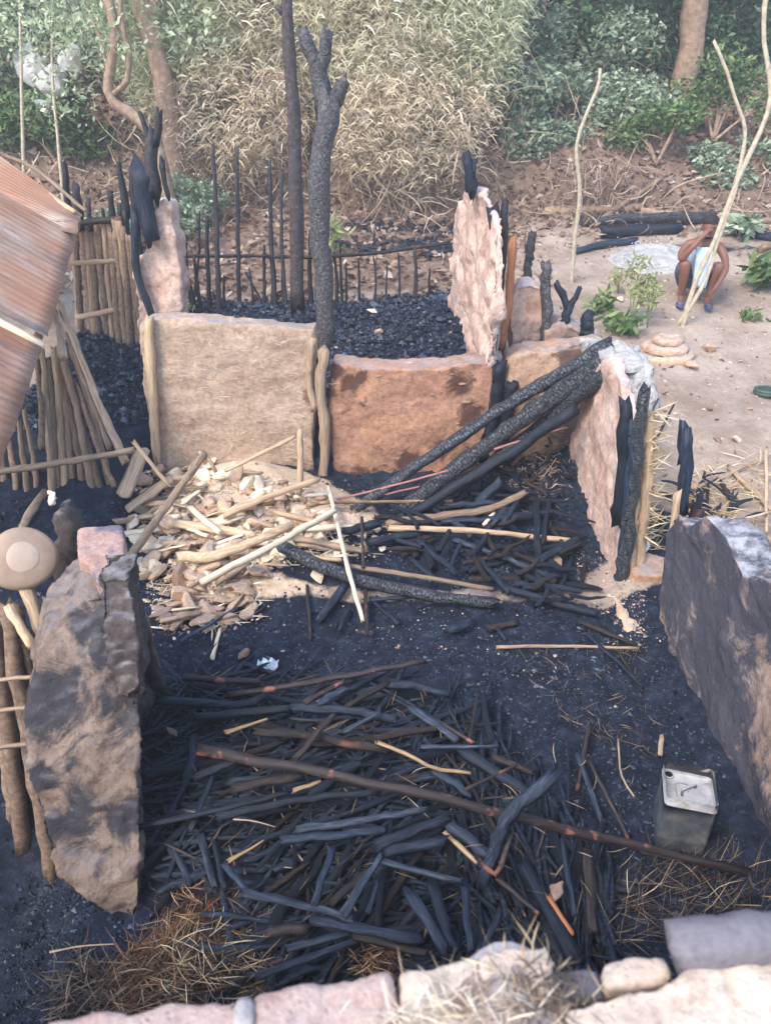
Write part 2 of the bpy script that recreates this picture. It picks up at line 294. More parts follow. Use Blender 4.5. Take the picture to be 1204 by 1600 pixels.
def ground_mat():
    m, n, b = newmat('earth_and_char')
    p = coord(n, 'Position')
    at = n.nodes.new('ShaderNodeAttribute'); at.attribute_name = 'burnt'
    al = n.nodes.new('ShaderNodeAttribute'); al.attribute_name = 'litter'
    sand = ramp(n, [(.3, (.30, .225, .18)), (.5, (.45, .36, .295)), (.7, (.57, .475, .405))], noi(n, p, 1.3, 9, .7))
    sand = mix(n, sand, ramp(n, [(.3, .6), (.7, 1.2)], noi(n, p, 22, 7, .75)), .6, 'MULTIPLY')
    sand = mix(n, sand, ramp(n, [(.35, (.72, .66, .62)), (.6, (1.05, 1.03, 1.0))], noi(n, p, .9, 5, .7, .8)), .8, 'MULTIPLY')
    lit = ramp(n, [(.3, (.12, .075, .055)), (.5, (.22, .15, .11)), (.75, (.36, .27, .2))], noi(n, p, 5, 9, .75))
    ch = ramp(n, [(.3, (.006, .009, .016)), (.5, (.015, .022, .040)), (.66, (.042, .056, .092)), (.82, (.12, .12, .135))], noi(n, p, 10, 9, .78))
    sp_ = n.nodes.new('ShaderNodeSeparateXYZ'); n.links.new(p, sp_.inputs[0])
    inr = mth(n, 'MULTIPLY', mth(n, 'LESS_THAN', sp_.outputs[1], 6.0), mth(n, 'LESS_THAN', sp_.outputs[0], .2))
    dust = ramp(n, [(.3, (.5, .35, .23)), (.5, (.68, .52, .37)), (.75, (.85, .72, .56))], noi(n, p, 14, 8, .75))
    sand = mix(n, sand, dust, inr)
    ch = mix(n, ch, (.20, .20, .205), ramp(n, [(.60, 0.), (.72, .7)], noi(n, p, 3.1, 9, .8, .6)))
    brk = mth(n, 'SUBTRACT', noi(n, p, 5, 7, .7), .5)
    fb = ramp(n, [(.42, 0.), (.58, 1.)], mth(n, 'ADD', at.outputs['Fac'], mth(n, 'MULTIPLY', brk, .8)))
    fl = ramp(n, [(.4, 0.), (.6, 1.)], mth(n, 'ADD', al.outputs['Fac'], mth(n, 'MULTIPLY', brk, .8)))
    c = mix(n, mix(n, sand, lit, fl), ch, fb)
    n.links.new(c, b.inputs['Base Color']); b.inputs['Roughness'].default_value = .9; b.inputs['Specular IOR Level'].default_value = .2
    h = mth(n, 'ADD', noi(n, p, 18, 9, .8), mth(n, 'MULTIPLY', noi(n, p, 80, 4, .7), .4))
    bump(n, b, h, .7, .03); return m
M['ground'] = ground_mat()

# ---------------------------------------------------------------- object helpers
def setp(o, label=None, cat=None, group=None, kind=None):
    if label: o['label'] = label
    if cat: o['category'] = cat
    if group: o['group'] = group
    if kind: o['kind'] = kind
    return o
def meshdata(name, V, Fc, mat, smooth=True):
    me = bpy.data.meshes.new(name); me.from_pydata([tuple(v) for v in V], [], Fc)
    if isinstance(mat, str): mat = M[mat]
    me.materials.append(mat)
    if smooth: me.polygons.foreach_set('use_smooth', [True] * len(me.polygons))
    me.update(); return me
def link(name, me, loc=(0, 0, 0), parent=None):
    o = bpy.data.objects.new(name, me); COL.objects.link(o); o.location = loc
    if parent is not None:
        o.parent = parent; o.location = Vector(loc) - parent.location
    return o
def mk(name, V, Fc, mat, parent=None, smooth=True, origin=None):
    V = [Vector(v) for v in V]
    if origin is None:
        xs = [v.x for v in V]; ys = [v.y for v in V]; zs = [v.z for v in V]
        origin = Vector(((min(xs) + max(xs)) / 2, (min(ys) + max(ys)) / 2, min(zs)))
    me = meshdata(name, [v - origin for v in V], Fc, mat, smooth)
    return link(name, me, origin, parent)
def fast(name, V, Fq, mat, parent=None, smooth=False):
    """numpy mesh: V (n,3), Fq (m,4) or (m,3)"""
    V = np.asarray(V, np.float32); Fq = np.asarray(Fq, np.int32); k = Fq.shape[1]
    org = V.mean(0); org[2] = V[:, 2].min(); V = V - org
    me = bpy.data.meshes.new(name); me.vertices.add(len(V)); me.vertices.foreach_set('co', V.ravel())
    me.loops.add(Fq.size); me.loops.foreach_set('vertex_index', Fq.ravel())
    me.polygons.add(len(Fq)); me.polygons.foreach_set('loop_start', np.arange(0, Fq.size, k, dtype=np.int32))
    me.polygons.foreach_set('use_smooth', np.full(len(Fq), smooth))
    me.update(calc_edges=True); me.validate()
    me.materials.append(M[mat] if isinstance(mat, str) else mat)
    return link(name, me, Vector([float(a) for a in org]), parent)
def thing(name, label, cat, loc, group=None):
    o = bpy.data.objects.new(name, None); COL.objects.link(o); o.location = loc; o.empty_display_size = .1
    return setp(o, label, cat, group)

def tube_geo(pts, rad, sides=8, rough=.12, seed=0, jag=.0, flat=1.0, caps=True):
    pts = [Vector(p) for p in pts]; n = len(pts)
    rr = rad if isinstance(rad, (list, tuple)) else [rad] * n
    V = []; Fc = []; rnd = random.Random(seed)
    t0 = (pts[1] - pts[0]).normalized(); a = Vector((0, 0, 1)) if abs(t0.z) < .8 else Vector((1, 0, 0))
    u = t0.cross(a).normalized()
    prof = [1 + rnd.uniform(-rough, rough) for _ in range(sides)]
    for i, p in enumerate(pts):
        t = (pts[min(i + 1, n - 1)] - pts[max(i - 1, 0)]).normalized()
        u = (u - t * u.dot(t)).normalized(); v = t.cross(u)
        for k in range(sides):
            an = 2 * math.pi * k / sides
            r = rr[i] * prof[k] * (1 + rnd.uniform(-rough, rough) * .5)
            off = t * (rnd.uniform(-jag, jag) * rr[i]) if i in (0, n - 1) else Vector()
            V.append(p + u * math.cos(an) * r + v * math.sin(an) * r * flat + off)
    for i in range(n - 1):
        for k in range(sides):
            k2 = (k + 1) % sides
            Fc.append((i * sides + k, i * sides + k2, (i + 1) * sides + k2, (i + 1) * sides + k))
    if caps:
        V.append(pts[0] + (pts[0] - pts[1]).normalized() * rr[0] * .25 * 1); c0 = len(V) - 1
        V.append(pts[-1] + (pts[-1] - pts[-2]).normalized() * rr[-1] * .25); c1 = len(V) - 1
        for k in range(sides):
            k2 = (k + 1) % sides
            Fc.append((c0, k2, k)); Fc.append((c1, (n - 1) * sides + k, (n - 1) * sides + k2))
    return V, Fc
def resample(pts, n, wob=0, seed=0):
    pts = [Vector(p) for p in pts]; L = [0]
    for a, b in zip(pts, pts[1:]): L.append(L[-1] + (b - a).length)
    rnd = random.Random(seed); out = []
    # Catmull-Rom through the points
    P = [pts[0] * 2 - pts[1]] + pts + [pts[-1] * 2 - pts[-2]]
    for i in range(n):
        s = L[-1] * i / (n - 1); k = 0
        while k < len(pts) - 2 and s > L[k + 1]: k += 1
        t = (s - L[k]) / max(1e-6, L[k + 1] - L[k])
        p0, p1, p2, p3 = P[k], P[k + 1], P[k + 2], P[k + 3]
        q = .5 * ((2 * p1) + (-p0 + p2) * t + (2 * p0 - 5 * p1 + 4 * p2 - p3) * t * t + (-p0 + 3 * p1 - 3 * p2 + p3) * t ** 3)
        if 0 < i < n - 1: q = q + Vector((rnd.uniform(-wob, wob), rnd.uniform(-wob, wob), rnd.uniform(-wob, wob)))
        out.append(q)
    return out
_sd = [0]
def stick(name, pts, r0, r1=None, mat='char', label=None, cat='stick', group=None, parent=None, sides=8, wob=.25, n=None, flat=1.0, jag=1.0, rough=.14):
    """one pole through world points; the mesh runs along its own X so the grain follows it"""
    _sd[0] += 1; sd = _sd[0]
    pts = [Vector(p) for p in pts]; r1 = r0 if r1 is None else r1
    L = sum((b - a).length for a, b in zip(pts, pts[1:])); n = n or max(6, min(16, int(L / max(.05, r0 * 2.2))))
    q = resample(pts, n, wob * min(r0, r1), sd)
    x = (pts[-1] - pts[0]).normalized(); up = Vector((0, 0, 1)) if abs(x.z) < .9 else Vector((0, 1, 0))
    y = up.cross(x).normalized(); z = x.cross(y); RM = Matrix((x, y, z)).transposed()
    o0 = pts[0]; loc = [RM.transposed() @ (p - o0) for p in q]
    rr = [(r0 + (r1 - r0) * i / (n - 1)) * random.Random(sd * 31 + i).uniform(.9, 1.1) for i in range(n)]
    V, Fc = tube_geo(loc, rr, sides, rough, sd, jag, flat)
    me = meshdata(name, V, Fc, mat); o = bpy.data.objects.new(name, me); COL.objects.link(o)
    o.rotation_euler = RM.to_euler(); o.location = o0
    if parent is not None: o.parent = parent; o.location = o0 - parent.location
    if label: setp(o, label, cat, group)
    return o

def rough_slab(name, poly, ext, mat, parent=None, vox=.028, amp=.02, fr=5, amp2=.006, fr2=22, seed=0, carve=None):
    """polygon in space extruded to real thickness, its skin broken up like weathered daub"""
    bm = bmesh.new(); ext = Vector(ext)
    vs = [bm.verts.new(p) for p in poly]; f = bm.faces.new(vs)
    g = bmesh.ops.extrude_face_region(bm, geom=[f])
    for e in g['geom']:
        if isinstance(e, bmesh.types.BMVert): e.co += ext
    bmesh.ops.triangulate(bm, faces=bm.faces[:]); bmesh.ops.recalc_face_normals(bm, faces=bm.faces[:])
    me = bpy.data.meshes.new(name); bm.to_mesh(me); bm.free()
    o = bpy.data.objects.new('tmp', me); COL.objects.link(o)
    md = o.modifiers.new('r', 'REMESH'); md.mode = 'VOXEL'; md.voxel_size = vox
    dg = bpy.context.evaluated_depsgraph_get(); ev = o.evaluated_get(dg); m2 = bpy.data.meshes.new_from_object(ev)
    bpy.data.objects.remove(o); bpy.data.meshes.remove(me)
    m2.materials.clear(); m2.materials.append(M[mat])
    sv = Vector((seed * 3.1, seed * 1.7, seed * .9))
    nn = [v.normal.copy() for v in m2.vertices]
    co = [v.co.copy() for v in m2.vertices]
    org = Vector((sum(c.x for c in co) / len(co), sum(c.y for c in co) / len(co), min(c.z for c in co)))
    for v, nr, c in zip(m2.vertices, nn, co):
        a = noise.fractal(c * (fr * .45) + sv, 1, 2, 2) * amp * .8 + noise.fractal(c * fr2 + sv, 1, 2, 3) * amp2
        fl = noise.fractal(c * (fr * .8) + sv * 2, 1, 2, 4)           # daub flaked off in thin layers
        for th in (-.12, .18): a -= amp * .55 * min(1, max(0, (fl - th) / .05))
        e = noise.fractal(c * 15 + sv, 1, 2, 3); a += amp * .35 * e
        if carve: a -= carve(c)
        v.co = c + nr * a + Vector((noise.noise(c * 9 + sv), noise.noise(c * 9 - sv), noise.noise(c * 9 + sv * 2))) * amp * .22 - org
    m2.polygons.foreach_set('use_smooth', [True] * len(m2.polygons)); m2.update(); m2.name = name
    return link(name, m2, org, parent)

def chunk_mesh(name, mat, seed, flat=.6, npt=16, smooth=False):
    rnd = random.Random(seed); bm = bmesh.new()
    for _ in range(npt):
        v = Vector((rnd.gauss(0, 1), rnd.gauss(0, 1), rnd.gauss(0, 1))).normalized() * rnd.uniform(.75, 1)
        bm.verts.new((v.x, v.y * rnd.uniform(.6, .9), v.z * flat))
    r_ = bmesh.ops.convex_hull(bm, input=bm.verts[:])
    bmesh.ops.delete(bm, geom=[e for e in r_['geom_interior'] if isinstance(e, bmesh.types.BMVert)], context='VERTS')
    bmesh.ops.bevel(bm, geom=bm.edges[:], offset=.05, segments=1, affect='EDGES')
    me = bpy.data.meshes.new(name); bm.to_mesh(me); bm.free(); me.materials.append(M[mat]); return me

def blades(base, tip, width, seg=3, droop=None, wdir=None):
    """n curved tapering blades; base, tip (n,3), width (n,), droop (n,3) bends the middle"""
    n = len(base); d = tip - base; L = np.linalg.norm(d, axis=1, keepdims=True) + 1e-6
    rd = RNG.normal(size=(n, 3)) if wdir is None else wdir
    s = np.cross(d / L, rd); s /= np.linalg.norm(s, axis=1, keepdims=True) + 1e-6
    V = np.zeros((n, seg + 1, 2, 3))
    for i in range(seg + 1):
        t = i / seg; c = base + d * t
        if droop is not None: c = c + droop * (4 * t * (1 - t))
        ww = width * (.55 if i == 0 else (1 if i < seg else .12))
        V[:, i, 0] = c - s * ww[:, None] / 2; V[:, i, 1] = c + s * ww[:, None] / 2
    idx = np.arange(n * (seg + 1) * 2).reshape(n, seg + 1, 2)
    Fq = np.stack([idx[:, :-1, 0], idx[:, :-1, 1], idx[:, 1:, 1], idx[:, 1:, 0]], -1).reshape(-1, 4)
    return V.reshape(-1, 3), Fq
def leaves(c, size, aspect=.5, tilt=1.0):
    """n leaf-shaped quads (diamond, folded) at c with random facing"""
    n = len(c); a = RNG.normal(size=(n, 3)); a[:, 2] *= tilt; a /= np.linalg.norm(a, axis=1, keepdims=True)
    b = np.cross(a, RNG.normal(size=(n, 3))); b /= np.linalg.norm(b, axis=1, keepdims=True)
    nn = np.cross(a, b); s = size[:, None]
    V = np.stack([c - a * s * .5, c + b * s * aspect * .5 + nn * s * .08, c + a * s * .5, c - b * s * aspect * .5 + nn * s * .08], 1)
    return V.reshape(-1, 3), np.arange(n * 4).reshape(n, 4)
def bits(c, size, flat=.6):
    """tiny 6-point lumps"""
    n = len(c); base = np.array([[1, 0, 0], [0, 1, 0], [-1, 0, 0], [0, -1, 0], [0, 0, 1], [0, 0, -.6]], float)
    V = base[None] * (1 + RNG.uniform(-.45, .45, size=(n, 6, 1))) * size[:, None, None]
    V[:, :, 2] *= flat
    th = RNG.uniform(0, 6.28, n); cs, sn = np.cos(th)[:, None], np.sin(th)[:, None]
    x = V[:, :, 0] * cs - V[:, :, 1] * sn * .7; y = V[:, :, 0] * sn + V[:, :, 1] * cs * .7
    V = np.stack([x, y, V[:, :, 2]], -1) + c[:, None]
    f = np.array([[0, 1, 4], [1, 2, 4], [2, 3, 4], [3, 0, 4], [1, 0, 5], [2, 1, 5], [3, 2, 5], [0, 3, 5]])
    Fq = (f[None] + (np.arange(n) * 6)[:, None, None]).reshape(-1, 3)
    return V.reshape(-1, 3), Fq
def merge(parts):
    Vs = []; Fs = []; o = 0
    for V, Fq in parts: Vs.append(V); Fs.append(Fq + o); o += len(V)
    return np.concatenate(Vs), np.concatenate(Fs)

# ================================================================ SETTING: the ground
def axis(segs):
    a = []
    for lo, hi, st in segs: a += list(np.arange(lo, hi, st))
    return np.array(a)
gx = axis([(-30, -12, 2), (-12, -5, .5), (-5, -3.2, .12), (-3.2, 3.2, .035), (3.2, 6, .12), (6, 12, .5), (12, 31, 2)])
gy = axis([(-30, -2, 2), (-2, 1, .3), (1, 6.5, .035), (6.5, 10, .06), (10, 22, .16), (22, 37, 1)])
XX, YY = np.meshgrid(gx, gy)
ZZ = gz(XX, YY)
def burnt_at(x, y):
    b = box(x, y, -4.8, -1.35, 3.2, 5.3, .3) * .9 + box(x, y, -2.0, 1.58, 4.3, 6.3, .15) + box(x, y, -2.0, 1.95, 1.1, 4.2, .12) + box(x, y, -2.3, .95, 6.2, 9.3, .3) + box(x, y, -4.5, -1.2, .3, 3.6, .3)
    b = b + box(x, y, -3.4, -1.9, 5.0, 8.2, .35) + gau(x, y, 2.1, 4.75, .45, .5) * .9 + gau(x, y, 2.45, 4.3, .6, .4) * .8 + gau(x, y, .3, 12.0, 1.3, .5) * .9 + gau(x, y, 4.4, 11.0, 1.3, .35) * .6
    b = b - 1.9 * gau(x, y, -1.2, 5.35, .62, .62) - 1.3 * gau(x, y, -1.25, 4.55, .42, .4) - 1.5 * gau(x, y, -.6, 5.3, .5, .3) - .9 * gau(x, y, 1.45, 4.35, .2, .28)
    b = b - .35 * gau(x, y, .1, 3.85, .9, .3)
    return np.clip(b, 0, 1)
BR = burnt_at(XX, YY); LT = ss(11.6, 12.8, YY + .3 * np.sin(XX * 2)) * 1.0
LT = np.clip(LT + .75 * ss(9.0, 9.8, YY) * (1 - ss(1.2, 2.4, XX)) + .35 * ss(2.5, 5, XX) * ss(8, 11, YY), 0, 1)
zz = ZZ.ravel().copy(); pts = np.stack([XX.ravel(), YY.ravel()], 1)
fine = (np.abs(pts[:, 0]) < 8) & (pts[:, 1] > .8) & (pts[:, 1] < 24)
for i in np.nonzero(fine)[0]:
    x, y = pts[i]; b = BR.flat[i]
    v = Vector((x, y, 0)); far = min(1, max(0, (y - 11) / 3))
    zz[i] += noise.fractal(v * 2.2, 1, 2, 3) * (.03 + .05 * b + .1 * far) * .6 + noise.fractal(v * 11, 1, 2, 3) * (.006 + .016 * b) - .018 * max(0, noise.noise(v * 5) - .25) * (1 - b)
V = np.stack([XX.ravel(), YY.ravel(), zz], 1).astype(np.float32)
nx, ny = len(gx), len(gy); I = np.arange(nx * ny).reshape(ny, nx)
Fq = np.stack([I[:-1, :-1], I[:-1, 1:], I[1:, 1:], I[1:, :-1]], -1).reshape(-1, 4)
gro = fast('ground', V, Fq, 'ground', smooth=True); gro['kind'] = 'structure'
for nm, arr in (('burnt', BR), ('litter', LT)):
    at = gro.data.attributes.new(nm, 'FLOAT', 'POINT'); at.data.foreach_set('value', arr.ravel().astype(np.float32))
_B = burnt_at(_X, _Y); _N = _Z.copy()
for j in range(_Z.shape[0]):
    y = _ay[j]; far = min(1, max(0, (y - 11) / 3))
    for i in range(_Z.shape[1]):
        _N[j, i] += noise.fractal(Vector((_ax[i], y, 0)) * 2.2, 1, 2, 3) * (.03 + .05 * _B[j, i] + .1 * far) * .6
NL = _N.tolist()
def gzn(x, y): return look(NL, x, y)

# charcoal crumbs over the burnt rooms
def scatter(n, x0, x1, y0, y1, fn):
    x = RNG.uniform(x0, x1, n); y = RNG.uniform(y0, y1, n); k = RNG.uniform(0, 1, n) < fn(x, y)
    x, y = x[k], y[k]; z = np.array([gzn(a, b) for a, b in zip(x, y)]); return np.stack([x, y, z], 1)
P = scatter(80000, -2.1, 1.65, 1.2, 6.1, lambda x, y: burnt_at(x, y) ** 2 * .85)
sz = RNG.gamma(1.5, .0026, len(P)) + .0025
P[:, 2] += sz * .3
Vb, Fb = bits(P, np.clip(sz, .003, .03)); o = fast('charcoal_crumbs', Vb, Fb, 'charbits')
setp(o, 'fine black charcoal crumbs covering the floor of the burnt room', 'charcoal', kind='stuff')
P = scatter(16000, -3.4, 1.0, 6.2, 9.4, lambda x, y: burnt_at(x, y) ** 2)
sz = RNG.gamma(2.2, .007, len(P)) + .006; P[:, 2] += sz * .5
Vb, Fb = bits(P, np.clip(sz, .005, .06), .7); o = fast('charcoal_rubble', Vb, Fb, 'charbits')
setp(o, 'coarse black charcoal rubble filling the back room behind the wall', 'charcoal', kind='stuff')
P = scatter(9000, -4.4, -1.3, .5, 5.2, lambda x, y: burnt_at(x, y) ** 2)
sz = RNG.gamma(1.8, .004, len(P)) + .003
Vb, Fb = bits(P, np.clip(sz, .005, .05), .7); o = fast('charcoal_rubble', Vb, Fb, 'charbits')
setp(o, 'dark charcoal rubble in the hollow left of the broken brown wall', 'charcoal', kind='stuff')
P = scatter(9000, 1.7, 6.5, 3.0, 12, lambda x, y: (1 - burnt_at(x, y)) * .5)
sz = RNG.gamma(1.6, .005, len(P)) + .003
Vb, Fb = bits(P, np.clip(sz, .003, .035)); o = fast('pebbles', Vb, Fb, 'sandbits')
setp(o, 'small pebbles and crumbs strewn on the sandy yard', 'pebbles', kind='stuff')
# leaf litter on the slope
P = scatter(34000, -9, 9, 9.2, 19, lambda x, y: np.maximum(ss(11, 13, y), .45 * (1 - ss(1.2, 2.4, x))))
P[:, 2] += RNG.uniform(0, .10, len(P)); Vb, Fb = leaves(P, RNG.uniform(.06, .17, len(P)), .6, .4)
o = fast('leaf_litter', Vb, Fb, 'litter'); setp(o, 'brown fallen leaves covering the bank behind the yard', 'leaf litter', kind='stuff')
P = scatter(5200, -4, 7, 5.4, 12.4, lambda x, y: .2 + .8 * ss(9.5, 12, y)); P[:, 2] += .01
Vb, Fb = leaves(P, RNG.uniform(.02, .08, len(P)), .6, .25)
o = fast('fallen_leaves', Vb, Fb, 'litter'); setp(o, 'scattered dry leaves on the bare ground of the yard', 'leaves', kind='stuff')

# pale haze box added to veil and lighten the distance
bm = bmesh.new(); bmesh.ops.create_cube(bm, size=1); me = bpy.data.meshes.new('haze'); bm.to_mesh(me); bm.free()
hz = link('haze', me, (0, 2.5, 8)); hz.scale = (68, 74, 24); hz['kind'] = 'stuff'; hz['label'] = 'thin pale haze volume added to veil the distance'
hm = bpy.data.materials.new('haze'); hm.use_nodes = True; hm.node_tree.nodes.clear()
pv = hm.node_tree.nodes.new('ShaderNodeVolumePrincipled'); pv.inputs['Density'].default_value = .007; pv.inputs['Color'].default_value = (.93, .95, 1, 1); pv.inputs['Anisotropy'].default_value = .2
mo = hm.node_tree.nodes.new('ShaderNodeOutputMaterial'); hm.node_tree.links.new(pv.outputs[0], mo.inputs['Volume']); me.materials.append(hm)

# ================================================================ BACK WALL of the near room
Y0 = 6.0
bw = thing('mud_wall', 'back mud wall of the burnt room, pale left panel and fire-reddened right panel', 'wall', PY(500, 760, Y0 + .1))
pl = lambda L, Y: [PY(x, y, Y) for x, y in L]
c = rough_slab('wall_panel', pl([(214, 508), (236, 496), (300, 500), (400, 507), (450, 511), (492, 515), (494, 600), (490, 700), (494, 800), (300, 815), (250, 810), (240, 730), (226, 620)], Y0), (0, .24, 0), 'plaster', bw, amp=.014, seed=1)
c['label'] = 'pale smooth daub panel with fine horizontal straw lines'
c = rough_slab('wall_panel', pl([(516, 565), (560, 574), (640, 577), (700, 573), (740, 566), (770, 569), (776, 575), (766, 640), (752, 700), (740, 810), (514, 815), (521, 740), (512, 640)], Y0 + .02), (0, .30, 0), 'redmud', bw, amp=.012, amp2=.006, seed=2)
c['label'] = 'fire-reddened rough daub panel with dark scorched patches'
c = rough_slab('wall_panel', pl([(792, 562), (815, 551), (860, 546), (900, 541), (936, 536), (950, 545), (945, 640), (925, 760), (880, 815), (752, 815), (765, 690), (784, 640)], Y0 + .05), (0, .32, 0), 'orangemud', bw, amp=.022, seed=3)
c['label'] = 'orange-brown daub panel at the corner under the leaning beams'
for a in [([(233, 500), (236, 570), (241, 650), (247, 728)], .042, 'pale', 'bare pole forming the left edge of the wall', .03),
          ([(506, 548), (500, 610), (508, 680), (503, 765)], .038, 'tanwood', 'bare tan split post between the two panels', .03),
          ([(489, 530), (483, 590), (492, 640)], .03, 'tanwood', 'broken tan slat beside the split post', .02),
          ([(780, 568), (776, 620), (764, 690)], .06, 'char', 'charred black post set in the red panel', -.03),
          ([(800, 600), (792, 650), (782, 700)], .05, 'char', 'short charred post stub in the orange panel', -.03)]:
    q = stick('post', pl(a[0], Y0 - a[4]), a[1], a[1], a[2], parent=bw, n=14, rough=.22, wob=.16); q['label'] = a[3]
ns_ = 420; Bp = np.array([PY(random.uniform(262, 480), random.uniform(520, 740), Y0 - .022) for _ in range(ns_)]); Ls = RNG.uniform(.02, .09, ns_); as_ = RNG.normal(0, .35, ns_)
q = fast('straw_in_daub', *blades(Bp, Bp + np.stack([np.cos(as_) * Ls, RNG.uniform(-.006, .004, ns_), np.sin(as_) * Ls], 1), RNG.uniform(.0015, .004, ns_), wdir=np.tile([0, 1., 0], (ns_, 1)) + RNG.normal(0, .1, (ns_, 3))), 'straw_white', bw); q['kind'] = 'stuff'
# loose fired blobs proud of the red panel
blob = [chunk_mesh('clay_knob', 'orangemud', 40 + k, .5) for k in range(3)]
for k, (x, y, r) in enumerate([(590, 588, .022), (705, 585, .02), (722, 600, .03), (728, 628, .035), (675, 617, .02), (715, 662, .018), (520, 600, .03), (600, 725, .02)]):
    o = link('clay_knob', blob[k % 3], PY(x, y, Y0 + .02), bw); o.scale = (r * 1.4, .014, r)

# ash on the corner head
def heap(name, cx, cy, rx, ry, h, mat, label, cat, base=None, n=26, amp=.02, seed=0):
    V = []; Fc = []
    for j in range(n + 1):
        for i in range(n):
            a = 2 * math.pi * i / n; r = j / n
            rr = r * (1 + .18 * noise.noise(Vector((math.cos(a) * 1.5, math.sin(a) * 1.5, seed))))
            x = cx + rx * rr * math.cos(a); y = cy + ry * rr * math.sin(a)
            z0 = base if base is not None else gzn(x, y)
            z = z0 + h * (1 - r * r) ** 1.3 + noise.fractal(Vector((x * 9, y * 9, seed)), 1, 2, 4) * amp * (1 - r ** 4) - (.03 if j == n else 0)
            V.append((x, y, z))
    for j in range(n):
        for i in range(n):
            i2 = (i + 1) % n; Fc.append((j * n + i, j * n + i2, (j + 1) * n + i2, (j + 1) * n + i))
    o = mk(name, V, Fc, mat); setp(o, label, cat, kind='stuff'); return o
M['ash'] = mud('white_ash', [(.25, (.2, .19, .185)), (.5, (.38, .365, .35)), (.8, (.62, .6, .57))], soot=(.12, .11, .11), soot_at=.52, soot_scale=9, top=(.52, .5, .475), gran=60)

# ================================================================ RIGHT WALL REMNANTS
XR = 1.55
rw = thing('mud_wall', 'tall pinkish broken wall slab with charred timbers along its outer edge, right of the leaning beams', 'wall', (XR + .1, 4.9, 0))
px_ = lambda L, X: [PX(x, y, X) for x, y in L]
rough_slab('wall_slab', px_([(889, 690), (900, 640), (905, 600), (925, 572), (950, 556), (968, 600), (978, 660), (976, 740), (970, 830), (958, 905), (948, 925), (930, 890), (906, 850), (893, 790)], XR), (.11, 0, 0), 'pinkmud', rw, amp=.02, seed=4)
rough_slab('ashy_wall_head', [Vector((XR + .02, 5.05, .95)), Vector((XR + .02, 6.3, .95)), Vector((XR + .02, 6.35, 1.16)), Vector((XR + .02, 5.7, 1.27)), Vector((XR + .02, 5.25, 1.27))], (.36, 0, 0), 'ash', rw, amp=.05, amp2=.02, seed=5)
for (a, b, r, m, lb, yy) in [((976, 628), (962, 812), .05, 'char', 'charred black post beside the pink slab', 4.42),
                             ((1006, 618), (970, 912), .05, 'gator', 'tallest charred post of the slab edge', 4.36),
                             ((988, 660), (965, 905), .04, 'char', 'charred post against the slab', 4.38),
                             ((1000, 640), (978, 912), .035, 'tanwood', 'bare tan side of the split timber', 4.40),
                             ((1014, 650), (990, 906), .045, 'pale', 'bare orange-tan splintered timber', 4.44),
                             ((1020, 690), (996, 880), .035, 'tanwood', 'thin splintered tan timber', 4.48)]:
    q = stick('post', [PY(*a, yy), PY((a[0] + b[0]) / 2 + 3, (a[1] + b[1]) / 2, yy), PY(*b, yy)], r * .8, r, m, parent=rw, rough=.25, jag=2, wob=.4); q['label'] = lb
# splinter fibres on the timbers
nb = 260; bs_ = np.array([PY(random.uniform(1000, 1024), random.uniform(640, 860), 4.42) for _ in range(nb)])
tp = bs_ + np.stack([RNG.uniform(-.02, .13, nb), RNG.normal(0, .06, nb), RNG.uniform(-.06, .12, nb)], 1)
o = fast('splinters', *blades(bs_, tp, RNG.uniform(.003, .009, nb)), 'straw', rw); o['kind'] = 'stuff'
for a, b in [((1012, 655), (1028, 622)), ((1022, 690), (1052, 632))]:
    q = stick('charred_splinter', [PY(*a, 4.7), PY(*b, 4.75)], .014, .006, 'char', parent=rw)

rn = thing('mud_wall', 'near right wall, sooty grey daub with ashy rounded top, behind the square tin', 'wall', (1.85, 2.8, 0))
prof = [(3.86, -.1), (3.93, .35), (4.04, .62), (3.9, .82), (3.7, .86), (3.55, 1.02), (3.3, 1.04), (3.05, .97), (2.8, 1.12), (2.3, 1.2), (1.5, 1.3), (.9, 1.3), (.9, -.1)]
def carve_r(c):
    return .03 * max(0, noise.noise(Vector((c.y * 1.7, c.z * 1.3, 3.3)))) + (.05 if c.z < .12 else 0) * 0
rough_slab('wall_slab', [Vector((1.68, y, z)) for y, z in prof], (.24, 0, 0), 'rightmud', rn, vox=.026, amp=.018, fr=3, amp2=.006, fr2=26, seed=6, carve=carve_r)
for (a, b, r, m, lb, yy) in [((1074, 672), (1062, 800), .045, 'char', 'blackened jagged post at the broken end of the wall', 4.05),
                             ((1066, 660), (1068, 720), .03, 'char', 'charred tip of the jagged post', 4.07),
                             ((1058, 770), (1048, 880), .03, 'pale', 'bare tan lower post at the wall end', 4.02),
                             ((1086, 800), (1080, 900), .05, 'charbrown', 'dark post stub in the wall end', 4.0)]:
    q = stick('post', [PY(*a, yy), PY(*b, yy)], r * .8, r, m, parent=rn, rough=.3, jag=2); q['label'] = lb
# hearth ledge and low block in the doorway
o = rough_slab('clay_block', [Vector((1.62, 4.28, -.05)), Vector((2.02, 4.28, -.05)), Vector((2.02, 4.28, .13)), Vector((1.64, 4.28, .16))], (0, .28, 0), 'orangemud', amp=.012, seed=8)
setp(o, 'low orange clay block at the foot of the splintered timbers', 'block')
o = rough_slab('door_sill', [Vector((1.48, 3.82, -.06)), Vector((1.8, 3.82, -.06)), Vector((1.8, 3.82, .07)), Vector((1.5, 3.82, .05))], (0, .42, 0), 'clay', amp=.015, seed=9)
setp(o, 'flat worn clay sill in the gap between the right walls', 'sill')

